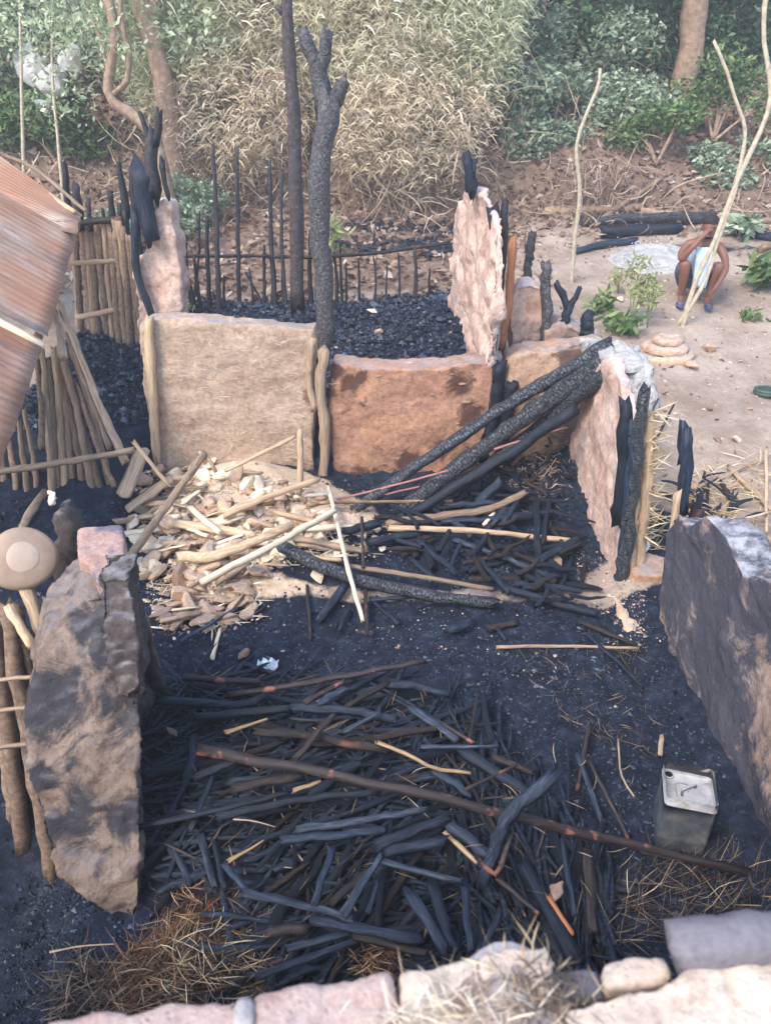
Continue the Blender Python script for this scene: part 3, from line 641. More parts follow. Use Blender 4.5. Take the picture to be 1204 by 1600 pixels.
# ================================================================ LEFT WALL (near)
lw = thing('mud_wall', 'near left wall, thick broken brown daub with blue-black soot, tapering to its foot', 'wall', (-1.25, 2.6, 0))
pn = Vector((0, -1, .62)).normalized(); pp0 = Vector((0, 1.92, 0))
LP = lambda L, dy=0: [PP(x, y, pp0 + Vector((0, dy, 0)), pn) for x, y in L]
rough_slab('wall_slab', LP([(118, 935), (150, 928), (204, 935), (214, 1000), (222, 1100), (222, 1250), (222, 1400), (212, 1480), (188, 1478), (165, 1440), (120, 1400), (80, 1368), (58, 1310), (40, 1250), (44, 1180), (42, 1110), (60, 1020), (66, 990), (92, 962)]), (-.10, .36, .0), 'leftmud', lw, vox=.02, amp=.03, fr=3.2, amp2=.006, fr2=30, seed=10)
rough_slab('wall_core', [Vector((-1.25, 2.35, -.05)), Vector((-1.27, 3.35, -.05)), Vector((-1.27, 3.25, .4)), Vector((-1.25, 3.05, .9)), Vector((-1.22, 2.78, 1.05)), Vector((-1.22, 2.5, .7))], (-.30, 0, 0), 'leftmud', lw, amp=.04, amp2=.014, seed=11)
rough_slab('wall_stub', [PY(78, 800, 3.25), PY(96, 800, 3.25), PY(116, 830, 3.25), PY(122, 900, 3.25), PY(124, 1010, 3.25), PY(84, 1000, 3.25)], (0, .18, 0), 'sootbrick', lw, amp=.016, seed=12)
tb = [PZ(121, 822, 1.2), PZ(192, 816, 1.2), PZ(201, 905, 1.2), PZ(148, 907, 1.2), PZ(138, 880, 1.2), PZ(120, 870, 1.2)]
q = rough_slab('capping_block', tb, (0, 0, -.16), 'topbrick', lw, vox=.018, amp=.008, amp2=.003, seed=13); q['label'] = 'smooth reddish capping block with blue-grey soot on the wall top'
q = rough_slab('scorched_core', LP([(146, 902), (206, 900), (212, 960), (216, 1030), (222, 1085), (196, 1100), (172, 1060), (156, 1000)], -.03), (-.02, .2, 0), 'sootbrick', lw, vox=.014, amp=.022, fr=7, amp2=.007, fr2=28, seed=14)
q['label'] = 'soot-black crumbling mud core below the capping block'
q = stick('post', [PZ(200, 880, 1.1), PZ(222, 960, .8), PZ(252, 1075, .1)], .022, .03, 'tanwood', parent=lw, rough=.3, flat=.5, jag=2); q['label'] = 'grey split board down the inner side of the wall'
q = stick('post', [PZ(212, 985, .65), PZ(234, 1030, .4), PZ(250, 1070, .15)], .04, .045, 'sootbrick', parent=lw, rough=.3)
o = rough_slab('clay_lump', [PZ(75, 795, 1.2), PZ(92, 793, 1.2), PZ(93, 778, 1.2), PZ(77, 776, 1.2)], (0, 0, .05), 'clay_pale', amp=.01, vox=.015); setp(o, 'small pale clay lump on top of the thin left wall stub', 'clay lump')

# ================================================================ WALLS OF THE BACK ROOM
pa, pb = PY(742, 546, 6.45), PY(697, 478, 8.3)
pdir = (pb - pa); pdir.z = 0; pdir.normalize(); pnr = pdir.cross(Vector((0, 0, 1))).normalized()
RP = lambda L: [PP(x, y, pa, pnr) for x, y in L]
bk = thing('mud_wall', 'tall reddish mud pillar with a pointed top rising behind the red panel', 'wall', (pa + Vector((.1, .3, -.6))))
side = Vector((.11, .02, 0))
rough_slab('wall_slab', RP([(712, 330), (722, 300), (735, 288), (748, 300), (762, 330), (768, 360), (770, 420), (768, 480), (760, 550), (752, 600), (738, 600), (722, 530), (712, 500), (697, 480), (700, 420), (706, 370)]), side, 'pinkmud', bk, vox=.03, amp=.035, seed=20)
for (L, r, m, lb) in [([(768, 328), (772, 420), (764, 548)], .05, 'char', 'scorched post on the right side of the pillar'), ([(789, 318), (784, 420), (770, 545)], .035, 'burntstake', 'tall charred post beside the pillar'),
                      ([(797, 375), (794, 460), (782, 545)], .035, 'orangewood', 'orange scorched wood strip behind the post'), ([(736, 300), (736, 275), (730, 250)], .045, 'char', 'charred stump sticking out of the pillar top'), ([(736, 275), (742, 250)], .03, 'char', 'charred fork on the pillar top')]:
    q = stick('post', pl(L, 6.38 if len(L) > 2 and L[0][0] > 760 else 6.75), r, r * .8 if len(L) > 2 else r * .6, m, parent=bk, rough=.25, jag=2); q['label'] = lb
o = rough_slab('wall_stub', pl([(797, 470), (806, 448), (830, 442), (852, 455), (862, 490), (866, 545), (866, 600), (800, 600), (795, 520)], 6.55), (0, .22, 0), 'pinkmud', amp=.03, seed=21)
setp(o, 'low rounded pinkish wall stub between the pillar and the burnt fork', 'wall')
o = rough_slab('wall_stub', pl([(850, 520), (880, 505), (925, 520), (945, 535), (945, 600), (850, 600)], 6.4), (0, .4, 0), 'rightmud', amp=.04, seed=22)
setp(o, 'low charred wall top at the corner behind the leaning beams', 'wall')
ash_o = heap('ash_heap', 1.74, 5.55, .15, .34, .05, 'ash', 'white and grey ash lying on the corner head of the right wall', 'ash', base=1.26, amp=.05)
heap('ash_heap', PY(700, 556, 6.15).x, 6.2, .55, .09, .02, 'ash', 'thin grey ash along the top of the red panel', 'ash', base=PY(700, 572, 6.15).z + .0, amp=.02)

lp = thing('mud_wall', 'brown mud pillar with burnt trunk behind the left end of the pale panel', 'wall', PY(250, 500, 7.0))
rough_slab('wall_slab', pl([(214, 400), (236, 372), (238, 318), (250, 310), (268, 315), (275, 360), (283, 420), (286, 500), (286, 560), (214, 560), (212, 470), (206, 430)], 6.9), (0, .35, 0), 'leftmud', lp, amp=.03, seed=23).data.materials[0] = M['pinkmud']
for (L, r, m, lb) in [([(222, 265), (228, 320), (238, 375)], .09, 'char', 'thick charred stump leaning on the pillar'), ([(212, 330), (212, 420), (228, 470), (240, 500)], .04, 'char', 'charred root-like post on the left of the pillar'),
                      ([(242, 305), (238, 250), (241, 205)], .06, 'burntstake', 'upright charred forked trunk'), ([(240, 225), (228, 200), (219, 178)], .03, 'burntstake', 'left prong of the charred fork'), ([(242, 225), (248, 200), (249, 178)], .035, 'burntstake', 'right prong of the charred fork'),
                      ([(252, 250), (258, 290), (264, 310)], .025, 'burntstake', 'thin charred post behind the fork')]:
    q = stick('post', pl(L, 6.85), r, r * .75, m, parent=lp, rough=.2, jag=2); q['label'] = lb

# ---- charred uprights and forks on the corner
def upright(name, L, r0, r1, m, label, cat, Y=None, group=None, prongs=(), base_g=True, sides=10):
    """standing post: first pixel point is its foot on the ground"""
    foot = G(*L[0]) if Y is None else PY(*L[0], Y); Yf = foot.y
    t = thing(name, label, cat, foot, group)
    P_ = [PY(x, y, Yf) for x, y in L]; P_[0].z -= .12 if Y is None else 0
    stick('trunk' if prongs else 'shaft', P_, r0, r1, m, parent=t, sides=sides, n=14, wob=.25, rough=.16)
    for pr in prongs:
        q = stick('branch', [PY(x, y, Yf) for x, y in pr[0]], pr[1], pr[2], m, parent=t, sides=8, rough=.15, jag=1.2)
    return t
upright('charred_post', [(853, 545), (853, 480), (852, 412)], .05, .045, 'gator_post', 'upright charred post standing beside the forked stump on the corner', 'post', Y=6.5)
upright('forked_stump', [(880, 540), (882, 500), (888, 480)], .045, .035, 'char', 'charred V-forked stump on the wall corner behind the beams', 'stump', Y=6.5, prongs=[([(885, 490), (898, 465), (906, 448)], .035, .022), ([(886, 485), (878, 460), (868, 442)], .03, .025)])
upright('charred_stub', [(915, 522), (918, 500), (922, 495)], .05, .05, 'char', 'short thick charred stub at the head of the leaning beams', 'stub', Y=6.4, prongs=[([(915, 512), (910, 498)], .025, .02)])
upright('charred_post', [(822, 442), (826, 405), (831, 366)], .045, .04, 'burntstake', 'leaning charred post standing in the yard left of the thin sapling', 'post', Y=8.2, prongs=[([(824, 400), (821, 382)], .02, .015)])

# two tall posts
upright('tall_burnt_pole', [(464, 480), (464, 400), (461, 280), (458, 160), (450, 60), (445, 0), (443, -60)], .08, .05, 'redpole', 'tall slender burnt pole with reddish upper bark, behind the pale panel', 'pole', Y=8.2, prongs=[([(450, 25), (441, 20), (434, 12)], .035, .03)])
upright('forked_burnt_post', [(505, 560), (506, 470), (497, 330), (495, 270), (508, 215), (512, 150)], .075, .092, 'gator_post', 'tall charred forked post standing behind the joint of the back wall panels', 'post', Y=6.55, sides=14,
        prongs=[([(508, 170), (500, 125), (488, 85), (472, 50)], .075, .04), ([(497, 120), (505, 90), (511, 52)], .055, .045), ([(514, 170), (526, 150), (537, 122)], .07, .05)])

# ================================================================ BURNT FENCE behind the back room
fr = [(333, 228, 342, 486, 6), (371, 228, 373, 480, 4.5), (323, 338, 328, 484, 5), (421, 252, 430, 480, 5), (440, 265, 447, 480, 4.5), (413, 383, 414, 480, 4), (425, 400, 421, 480, 4), (441, 405, 442, 480, 4),
      (485, 360, 486, 474, 5), (492, 390, 494, 474, 4), (276, 350, 308, 488, 5), (303, 400, 314, 486, 4), (383, 425, 412, 470, 2.5), (521, 395, 524, 472, 4), (531, 378, 535, 470, 3.5), (540, 410, 540, 470, 3), (583, 400, 584, 470, 2.5),
      (648, 388, 648, 466, 4.5), (622, 395, 624, 470, 3), (560, 405, 560, 470, 3), (605, 410, 603, 468, 2.5), (290, 370, 298, 486, 3), (350, 430, 352, 482, 3), (390, 420, 393, 480, 3), (458, 400, 455, 478, 3), (671, 420, 672, 468, 3), (312, 330, 300, 470, 3)]
for i, (x1, y1, x0, y0, wpx) in enumerate(fr):
    ft = G(x0, y0); ft.y = min(max(ft.y, 8.6), 9.2); top = PY(x1, y1, ft.y); ft = PY(x0, y0, ft.y); ft.z -= .08
    lb = ('tall charred fence stake standing clear of the row behind the back room' if y1 < 300 else 'short charred fence stake in the row behind the back room')
    mid = (ft + top) / 2 + Vector((random.uniform(-.03, .03), 0, 0))
    stick('fence_stake', [ft, mid, top], wpx / 1203 * 9.3 * .8, wpx / 1203 * 9.3 * .5, 'burntstake', lb, 'stake', 'tall burnt stakes of the back fence' if y1 < 300 else 'short burnt stakes of the back fence', sides=7)
stick('fence_rail', [PY(280, 400, 9.0), PY(420, 400, 9.0)], .02, .016, 'burntstake', 'thin burnt rail across the left stakes of the back fence', 'rail')
stick('fence_rail', [PY(420, 402, 9.05), PY(560, 398, 9.2), PY(700, 379, 9.3)], .02, .022, 'charbrown', 'long grey-brown rail crossing behind the forked burnt post to the pillar', 'rail')
# burnt heap beyond
for k in range(26):
    a = G(random.uniform(520, 690), random.uniform(380, 402), .03); an = random.uniform(0, 3.14); L = random.uniform(.2, .7)
    stick('burnt_branch', [a, a + Vector((math.cos(an) * L, math.sin(an) * L, random.uniform(0, .12)))], random.uniform(.012, .035), None, random.choice(['char', 'char', 'charbrown']), 'burnt branch in the blackened brush heap below the bamboo', 'branch', 'burnt branches under the bamboo', sides=6)

# ================================================================ LEFT FENCE, bundle, roof
for i in range(17):
    x = 112 + i * 6.2 + random.uniform(-2, 2); top = random.uniform(338, 365) if i < 14 else random.uniform(350, 380)
    yy = 8.3 - i * .03
    a = PY(x + random.uniform(5, 18), 505 + random.uniform(-4, 6), yy); a.z = gzn(a.x, a.y) - .05
    b = PY(x, top, yy)
    stick('fence_stake', [a, b], random.uniform(.03, .05), .03, 'fencewood' if i % 4 else 'tanwood', 'brown wooden stake of the unburnt fence left of the mud pillar', 'stake', 'brown stakes of the left fence', sides=7, flat=.7)
for (L, r, lb) in [([(108, 411), (160, 409), (208, 404)], .028, 'upper bare bamboo rail of the left fence'), ([(118, 496), (165, 488), (212, 474)], .032, 'lower bare bamboo rail of the left fence')]:
    stick('fence_rail', pl(L, 8.0), r, r * .8, 'pale', lb, 'rail', sides=8)
stick('fence_rail', pl([(118, 352), (150, 345), (190, 342)], 8.0), .03, .03, 'charbrown', 'top rail of the left fence, charred at its right end', 'rail')
for i, (x1, y1, x0, y0, r) in enumerate([(100, 255, 112, 370, .04), (118, 290, 125, 360, .05), (172, 300, 176, 350, .035), (185, 255, 200, 340, .04), (205, 260, 212, 350, .035), (195, 320, 205, 480, .05), (186, 320, 196, 420, .03), (138, 310, 142, 360, .03), (215, 330, 220, 400, .03), (160, 325, 165, 360, .02)]):
    stick('burnt_stake', [PY(x0, y0, 8.1), PY(x1, y1, 8.1)], r, r * .7, 'burntstake', 'black charred stake sticking up above the left fence', 'stake', 'charred stakes above the left fence', sides=7)

def px_stick(L, wpx, mat, label=None, group=None, z=0.0, cat='stick', dz=None, **k):
    """a stick lying on the ground along photographed points; z = height of its axis over the ground (one value or one per point)"""
    n = len(L); zz_ = z if isinstance(z, (list, tuple)) else [z] * n
    P_ = [G(x, y, h) for (x, y), h in zip(L, zz_)]
    d = (P_[0] - CAM).dot(Vector((0, CT, -ST))); r = wpx / F * d / 2
    return stick('pole' if cat == 'pole' else ('board' if cat == 'board' else name_of(mat)), P_, r, r * k.pop('taper', .85), mat, label, cat, group, **k)
def name_of(m): return {'char': 'charred_stick', 'charash': 'charred_stick', 'charbrown': 'charred_stick', 'charred_red': 'charred_stick', 'gator': 'charred_stick'}.get(m, 'bare_stick')

fan = [(93, 470, 196, 722, 12, 'tanwood'), (66, 545, 84, 790, 11, 'tanwood'), (75, 560, 92, 800, 12, 'tanwood'), (85, 545, 104, 800, 13, 'pale'), (92, 560, 118, 805, 13, 'tanwood'), (100, 560, 150, 795, 12, 'tanwood'), (107, 575, 165, 790, 11, 'fencewood'),
       (105, 520, 172, 700, 9, 'tanwood'), (112, 545, 180, 790, 10, 'tanwood'), (60, 560, 66, 700, 10, 'fencewood'), (30, 660, 48, 795, 10, 'tanwood'), (15, 690, 30, 800, 11, 'fencewood'), (38, 640, 60, 790, 9, 'tanwood'), (2, 700, 12, 800, 11, 'tanwood'), (98, 590, 135, 790, 11, 'tanwood'), (120, 600, 178, 760, 8, 'fencewood'), (82, 480, 100, 560, 12, 'tanwood')]
for i, (x1, y1, x0, y0, wp, m) in enumerate(fan):
    Yf = 5.55 + .02 * (i % 5); a = PY(x0, y0, Yf - .25); b = PY(x1, y1, Yf + .35 * (790 - y1) / 300)
    lb = 'long bare pole leaning steepest across the top of the pole bundle' if i == 0 else 'brown bare pole in the leaning bundle by the rusty roof'
    stick('pole', [a, (a + b) / 2 + Vector((random.uniform(-.02, .02), 0, 0)), b], wp / F * 6.2 / 2, wp / F * 6 / 2 * .85, m, lb, 'pole', None if i == 0 else 'poles leaning beside the rusty roof', sides=8, rough=.12)
stick('pole', [PY(-30, 742, 5.15), PY(100, 722, 5.15), PY(208, 703, 5.15)], .028, .022, 'tanwood', 'grey-tan horizontal pole tied across the foot of the leaning bundle', 'pole')
stick('pole', [PY(30, 838, 4.9), PY(50, 800, 5.0), PY(70, 770, 5.2)], .03, .025, 'tanwood', 'short stick propped below the bundle above the round lid', 'pole')

rf = thing('corrugated_roof', 'rusty corrugated iron roof of the hut at the left edge', 'roof', D(60, 525, 5.3))
def sheet(c4, label, ribs=None, thick=.004, seed=0):
    """corrugated sheet over corner points a (left far), b (right far), c (right near), d (left near); ribs run left to right"""
    a, b, c_, d_ = [Vector(p) for p in c4]; n = max(24, int(((d_ - a).length + (c_ - b).length) / 2 / .013)); m_ = 22
    nr = (b - a).cross(d_ - a).normalized(); nr = nr if nr.z > 0 else -nr
    V = []; Fc = []
    for s in (0, 1):
        for i in range(n + 1):
            for j in range(m_ + 1):
                u = j / m_; v = i / n
                p = (a * (1 - u) + b * u) * (1 - v) + (d_ * (1 - u) + c_ * u) * v
                if j == m_: p = p + (b - a).normalized() * .018 * noise.noise(Vector((v * 9, seed, 0)))
                h = .0026 * math.sin(v * n * .013 / .075 * 2 * math.pi) + .03 * noise.noise(Vector((u * 2, v * 3, seed)))
                V.append(p + nr * (h - s * thick))
    K = (n + 1) * (m_ + 1); W = m_ + 1
    for i in range(n):
        for j in range(m_):
            q = i * W + j
            Fc.append((q, q + W, q + W + 1, q + 1)); Fc.append((K + q, K + q + 1, K + q + W + 1, K + q + W))
    for i in range(n):
        for j in (0, m_): q = i * W + j; Fc.append((q, q + W, K + q + W, K + q))
    for j in range(m_):
        for i in (0, n): q = i * W + j; Fc.append((q, q + 1, K + q + 1, K + q))
    o = mk('roof_sheet', V, Fc, 'rust', rf, smooth=True); o['label'] = label; return o
eA, eB, eC = PZ(128, 335, 2.02), PZ(75, 527, 1.5), PZ(-10, 752, 1.18)
def left(p, dist, rise): return p + Vector((-dist, .0, rise * dist))
sheet([D(-420, -60, 7.2), eA, PZ(120, 372, 1.9) + Vector((0, 0, .03)), D(-420, 240, 6.9)], 'upper dark red-brown roof sheet', seed=1)
e2 = PZ(120, 368, 1.9); sheet([left(e2, 2.2, .60), e2, eB, left(eB, 2.2, .6)], 'middle pale rusty roof sheet with black streaks', seed=2)
e3 = PZ(68, 537, 1.44); e4 = PZ(-40, 850, 1.05); sheet([left(e3, 2.0, .6), e3, e4, left(e4, 2.0, .6)], 'lower orange-brown roof sheet', seed=3)
for (a, b, r, m) in [(left(eB, 1.9, .6) + Vector((0, 0, -.05)), eB + Vector((-.05, .02, -.06)), .03, 'cream'), (eA + Vector((-.05, 0, -.06)), eB + Vector((-.1, 0, -.07)), .03, 'fencewood'), (e3 + Vector((-.08, 0, -.08)), e4 + Vector((-.08, 0, -.08)), .03, 'fencewood')]:
    stick('rafter', [a, b], r, r, m, parent=rf, rough=.08)
stick('roof_batten', [D(20, 262, 6.85), D(70, 300, 6.75), D(118, 332, 6.6)], .022, .018, 'pale', parent=rf)
stick('roof_batten', [D(8, 243, 7.0), D(60, 268, 6.95), D(134, 330, 6.7)], .02, .016, 'tanwood', parent=rf)

# stuff lower left: old fence and rails
for i, (x1, y1, x0, y0, r) in enumerate([(12, 950, 42, 1240, .05), (28, 945, 60, 1200, .035), (-10, 960, 18, 1260, .05), (55, 980, 70, 1150, .03), (0, 1040, 30, 1290, .045), (-30, 960, -10, 1260, .05)]):
    Yf = 3.05 + .03 * i; a = PY(x0, y0, Yf - .1); b = PY(x1, y1, Yf)
    a.z = gzn(a.x, a.y) - .1
    stick('old_post', [a, b], r, r * .8, 'fencewood', 'dark weathered post in the old fence at the left edge', 'post', 'old posts at the left edge', sides=8)
for (L, lb) in [([(-20, 1065), (60, 1056)], 'upper thin rail on the old posts at the left edge'), ([(-20, 1112), (62, 1104)], 'middle thin rail on the old posts at the left edge'), ([(-20, 1170), (58, 1160)], 'lower thin rail on the old posts at the left edge')]:
    stick('fence_rail', pl(L, 2.9), .012, .012, 'tanwood', lb, 'rail')
ld = thing('round_lid', 'round tan gourd lid with paler raised centre on a wooden handle at the left edge', 'lid', D(38, 900, 3.6))
cen = D(36, 872, 3.55); nrm = (CAM - cen).normalized(); nrm = (nrm + Vector((.1, 0, .25))).normalized()
u_ = nrm.cross(Vector((0, 0, 1))).normalized(); v_ = nrm.cross(u_)
def dome(rad, h, lift, nm, mt, sx=1):
    V = []; Fc = []; n_ = 28; m_ = 8
    for j in range(m_ + 1):
        t = j / m_
        for i in range(n_):
            a = 2 * math.pi * i / n_; rr = rad * t * (1 + .02 * math.sin(3 * a))
            V.append(cen + u_ * math.cos(a) * rr * sx + v_ * math.sin(a) * rr + nrm * (lift + h * (1 - t ** 3)))
    for j in range(m_):
        for i in range(n_): i2 = (i + 1) % n_; Fc.append((j * n_ + i, j * n_ + i2, (j + 1) * n_ + i2, (j + 1) * n_ + i))
    k = len(V)
    for i in range(n_): V.append(V[m_ * n_ + i] - nrm * .05)
    for i in range(n_): i2 = (i + 1) % n_; Fc.append((m_ * n_ + i, m_ * n_ + i2, k + i2, k + i))
    return mk(nm, V, Fc, mt, ld)
dome(.145, .03, 0, 'lid_disc', 'lid', 1.05); dome(.075, .012, .025, 'raised_centre', 'lidcentre')
stick('handle', [D(38, 915, 3.56), D(52, 950, 3.55), D(68, 992, 3.5)], .03, .026, 'pale', parent=ld)
stick('pole', [D(15, 950, 3.45), D(30, 975, 3.43), D(50, 1010, 3.4)], .024, .022, 'pale', 'short broken bare pole end below the round lid', 'pole')

# ================================================================ LEANING BEAMS
zt = 1.24
stick('charred_beam', [PZ(952, 538, zt + .06), PZ(760, 655, .66), PZ(545, 803, .06)], .055, .045, 'gator', 'uppermost long charred beam leaning from the corner down across the red panel', 'beam', sides=12, n=26, wob=.12)
stick('charred_beam', [PZ(957, 556, zt), PZ(800, 668, .62), PZ(622, 800, .06)], .07, .06, 'gator', 'thick middle charred beam leaning from the ashy corner', 'beam', sides=12, n=26, wob=.12)
stick('charred_beam', [PZ(950, 582, zt - .06), PZ(840, 668, .6), PZ(700, 775, .12)], .055, .05, 'gator', 'shorter lowest charred beam of the three leaning ones', 'beam', sides=12, n=24, wob=.12)
stick('charred_beam', [PZ(898, 640, .9), PZ(790, 712, .5), PZ(640, 806, .05)], .05, .04, 'char', 'dark beam in the shade beneath the leaning beams', 'beam', sides=10)
stick('reed', [PZ(520, 782, .12), PZ(640, 752, .3), PZ(700, 735, .42)], .010, .008, 'redstrip', 'upper thin reddish reed beside the foot of the leaning beams', 'reed')
stick('reed', [PZ(525, 790, .1), PZ(655, 760, .25)], .008, .008, 'redstrip', 'lower thin reddish reed beside the foot of the leaning beams', 'reed')
stick('reed', [PZ(772, 702, .5), PZ(850, 678, .62), PZ(886, 668, .7)], .010, .008, 'redstrip', 'short reddish reed caught between the leaning beams', 'reed')

# ================================================================ PALE RUBBLE AND POLES
cm = {m: [chunk_mesh('clay_chunk', m, s * 7 + len(m), f) for s, f in enumerate((.45, .6, .35, .5))] for m in ('clay', 'clay_pale', 'clay_brown', 'char_lump')}
def chunk(px, py, r, m, label, group=None, lift=.3, name='clay_chunk', cat='clay lump', k=None, seedrot=None):
    p = G(px, py); s = r * (p - CAM).length / F
    o = bpy.data.objects.new(name, random.choice(cm[m])); COL.objects.link(o)
    o.location = (p.x, p.y, p.z + s * lift); o.scale = (s, s * random.uniform(.7, 1), s * random.uniform(.6, 1.0))
    o.rotation_euler = (random.uniform(-.6, .6), random.uniform(-.6, .6), random.uniform(0, 6.28))
    return setp(o, label, cat, group)
def inpoly(x, y, P_):
    c_ = False; j = len(P_) - 1
    for i in range(len(P_)):
        if (P_[i][1] > y) != (P_[j][1] > y) and x < (P_[j][0] - P_[i][0]) * (y - P_[i][1]) / (P_[j][1] - P_[i][1]) + P_[i][0]: c_ = not c_
        j = i
    return c_
def samp(P_):
    xs = [p[0] for p in P_]; ys = [p[1] for p in P_]
    while True:
        x, y = random.uniform(min(xs), max(xs)), random.uniform(min(ys), max(ys))
        if inpoly(x, y, P_): return x, y
rub = [(215, 745), (330, 720), (420, 745), (505, 770), (600, 820), (590, 865), (470, 880), (400, 900), (395, 960), (350, 985), (255, 990), (225, 900), (205, 830)]
GL = 'lumps of broken daub in the pale rubble'
for k in range(280):
    x, y = samp(rub); t = random.random()
    if y > 900: m = random.choice(['clay', 'clay', 'clay_brown', 'clay'])
    else: m = random.choice(['clay_pale', 'clay_pale', 'clay_pale', 'clay', 'clay'])
    word = {'clay': 'tan', 'clay_pale': 'cream', 'clay_brown': 'dark brown'}[m]
    chunk(x, y, random.choice([8, 10, 12, 15, 19, 24, 30]), m, 'broken %s daub lump among the pale rubble below the back wall' % word, '%s %s' % (word, GL))
for k in range(46):
    x, y = samp([(240, 745), (330, 725), (430, 755), (560, 830), (440, 870), (380, 960), (260, 985), (230, 900)])
    m = random.choice(['clay_pale', 'clay', 'clay']) if y < 890 else 'clay'
    w_ = 'cream' if m == 'clay_pale' else 'tan'
    chunk(x, y, random.uniform(20, 32), m, 'large broken %s daub slab among the pale rubble' % w_, 'large %s %s' % (w_, GL), lift=.45)
for (x, y, r, m, lb) in [(327, 735, 13, 'clay_pale', 'upright cream daub lump topmost in the rubble by the wall'), (342, 755, 19, 'clay_pale', 'largest bright cream daub slab of the rubble'), (446, 778, 15, 'clay_pale', 'cream daub lump left of the pale standing stick'),
                         (597, 863, 15, 'clay_pale', 'smooth oval cream lump lying on the char right of the poles'), (494, 907, 19, 'clay_pale', 'angular cream lump below the blackened beam end'), (390, 942, 18, 'clay', 'tan lump at the right edge of the rubble'),
                         (362, 972, 20, 'clay', 'tan lump at the lower right of the rubble'), (290, 945, 30, 'clay', 'large orange-tan lump at the foot of the rubble'), (381, 1027, 16, 'clay_brown', 'reddish brown lump left of the white foil'),
                         (457, 930, 8, 'clay', 'small tan lump on the char above the foil'), (372, 745, 16, 'clay_brown', 'brown broken tile shard leaning on the wall foot'), (262, 975, 22, 'clay_brown', 'brown lump at the bottom left of the rubble'),
                         (870, 882, 14, 'clay', 'tan lump lying under the right pale stick end'), (860, 915, 14, 'clay_brown', 'brown lump beside the black branch at right'), (582, 493, 13, 'clay_pale', 'cream lump on the charcoal of the back room'), (592, 524, 11, 'clay', 'tan lump on the near charcoal of the back room'), (703, 525, 9, 'clay_pale', 'small pale lump beside the pillar foot')]:
    chunk(x, y, r, m, lb, lift=.5)
P = []
for _ in range(9000):
    x, y = samp(rub); x += random.gauss(0, 14); y += random.gauss(0, 8); x = max(190, x); P.append((x, y))
Pw = np.array([tuple(G(x, y)) for x, y in P[:5200]])
o = fast('clay_crumbs', *bits(Pw, RNG.gamma(1.6, .005, len(Pw)) + .003), 'clayblits'); setp(o, 'pale daub crumbs and dust between the larger lumps', 'clay crumbs', kind='stuff')
P2 = np.array([tuple(G(random.gauss(640, 190), random.gauss(985, 55))) for _ in range(500)])
P3 = np.array([tuple(G(random.uniform(900, 1010), random.uniform(860, 1020))) for _ in range(900)])
P2 = np.concatenate([P2, P3])
o = fast('clay_crumbs', *bits(P2, RNG.gamma(1.5, .003, len(P2)) + .002), 'sandbits'); setp(o, 'brown crumbs strewn over the char in the middle of the room', 'clay crumbs', kind='stuff')
# straw and chips in the rubble
Pa = np.array([tuple(G(*samp(rub), .03)) for _ in range(750)]); an = RNG.uniform(0, 6.28, len(Pa)); LL = RNG.uniform(.03, .2, len(Pa))
o = fast('straw', *blades(Pa, Pa + np.stack([np.cos(an) * LL, np.sin(an) * LL * .6, RNG.uniform(-.02, .05, len(Pa))], 1), RNG.uniform(.003, .011, len(Pa))), 'straw_white'); setp(o, 'pale straw and splinters littering the daub rubble', 'straw', kind='stuff')

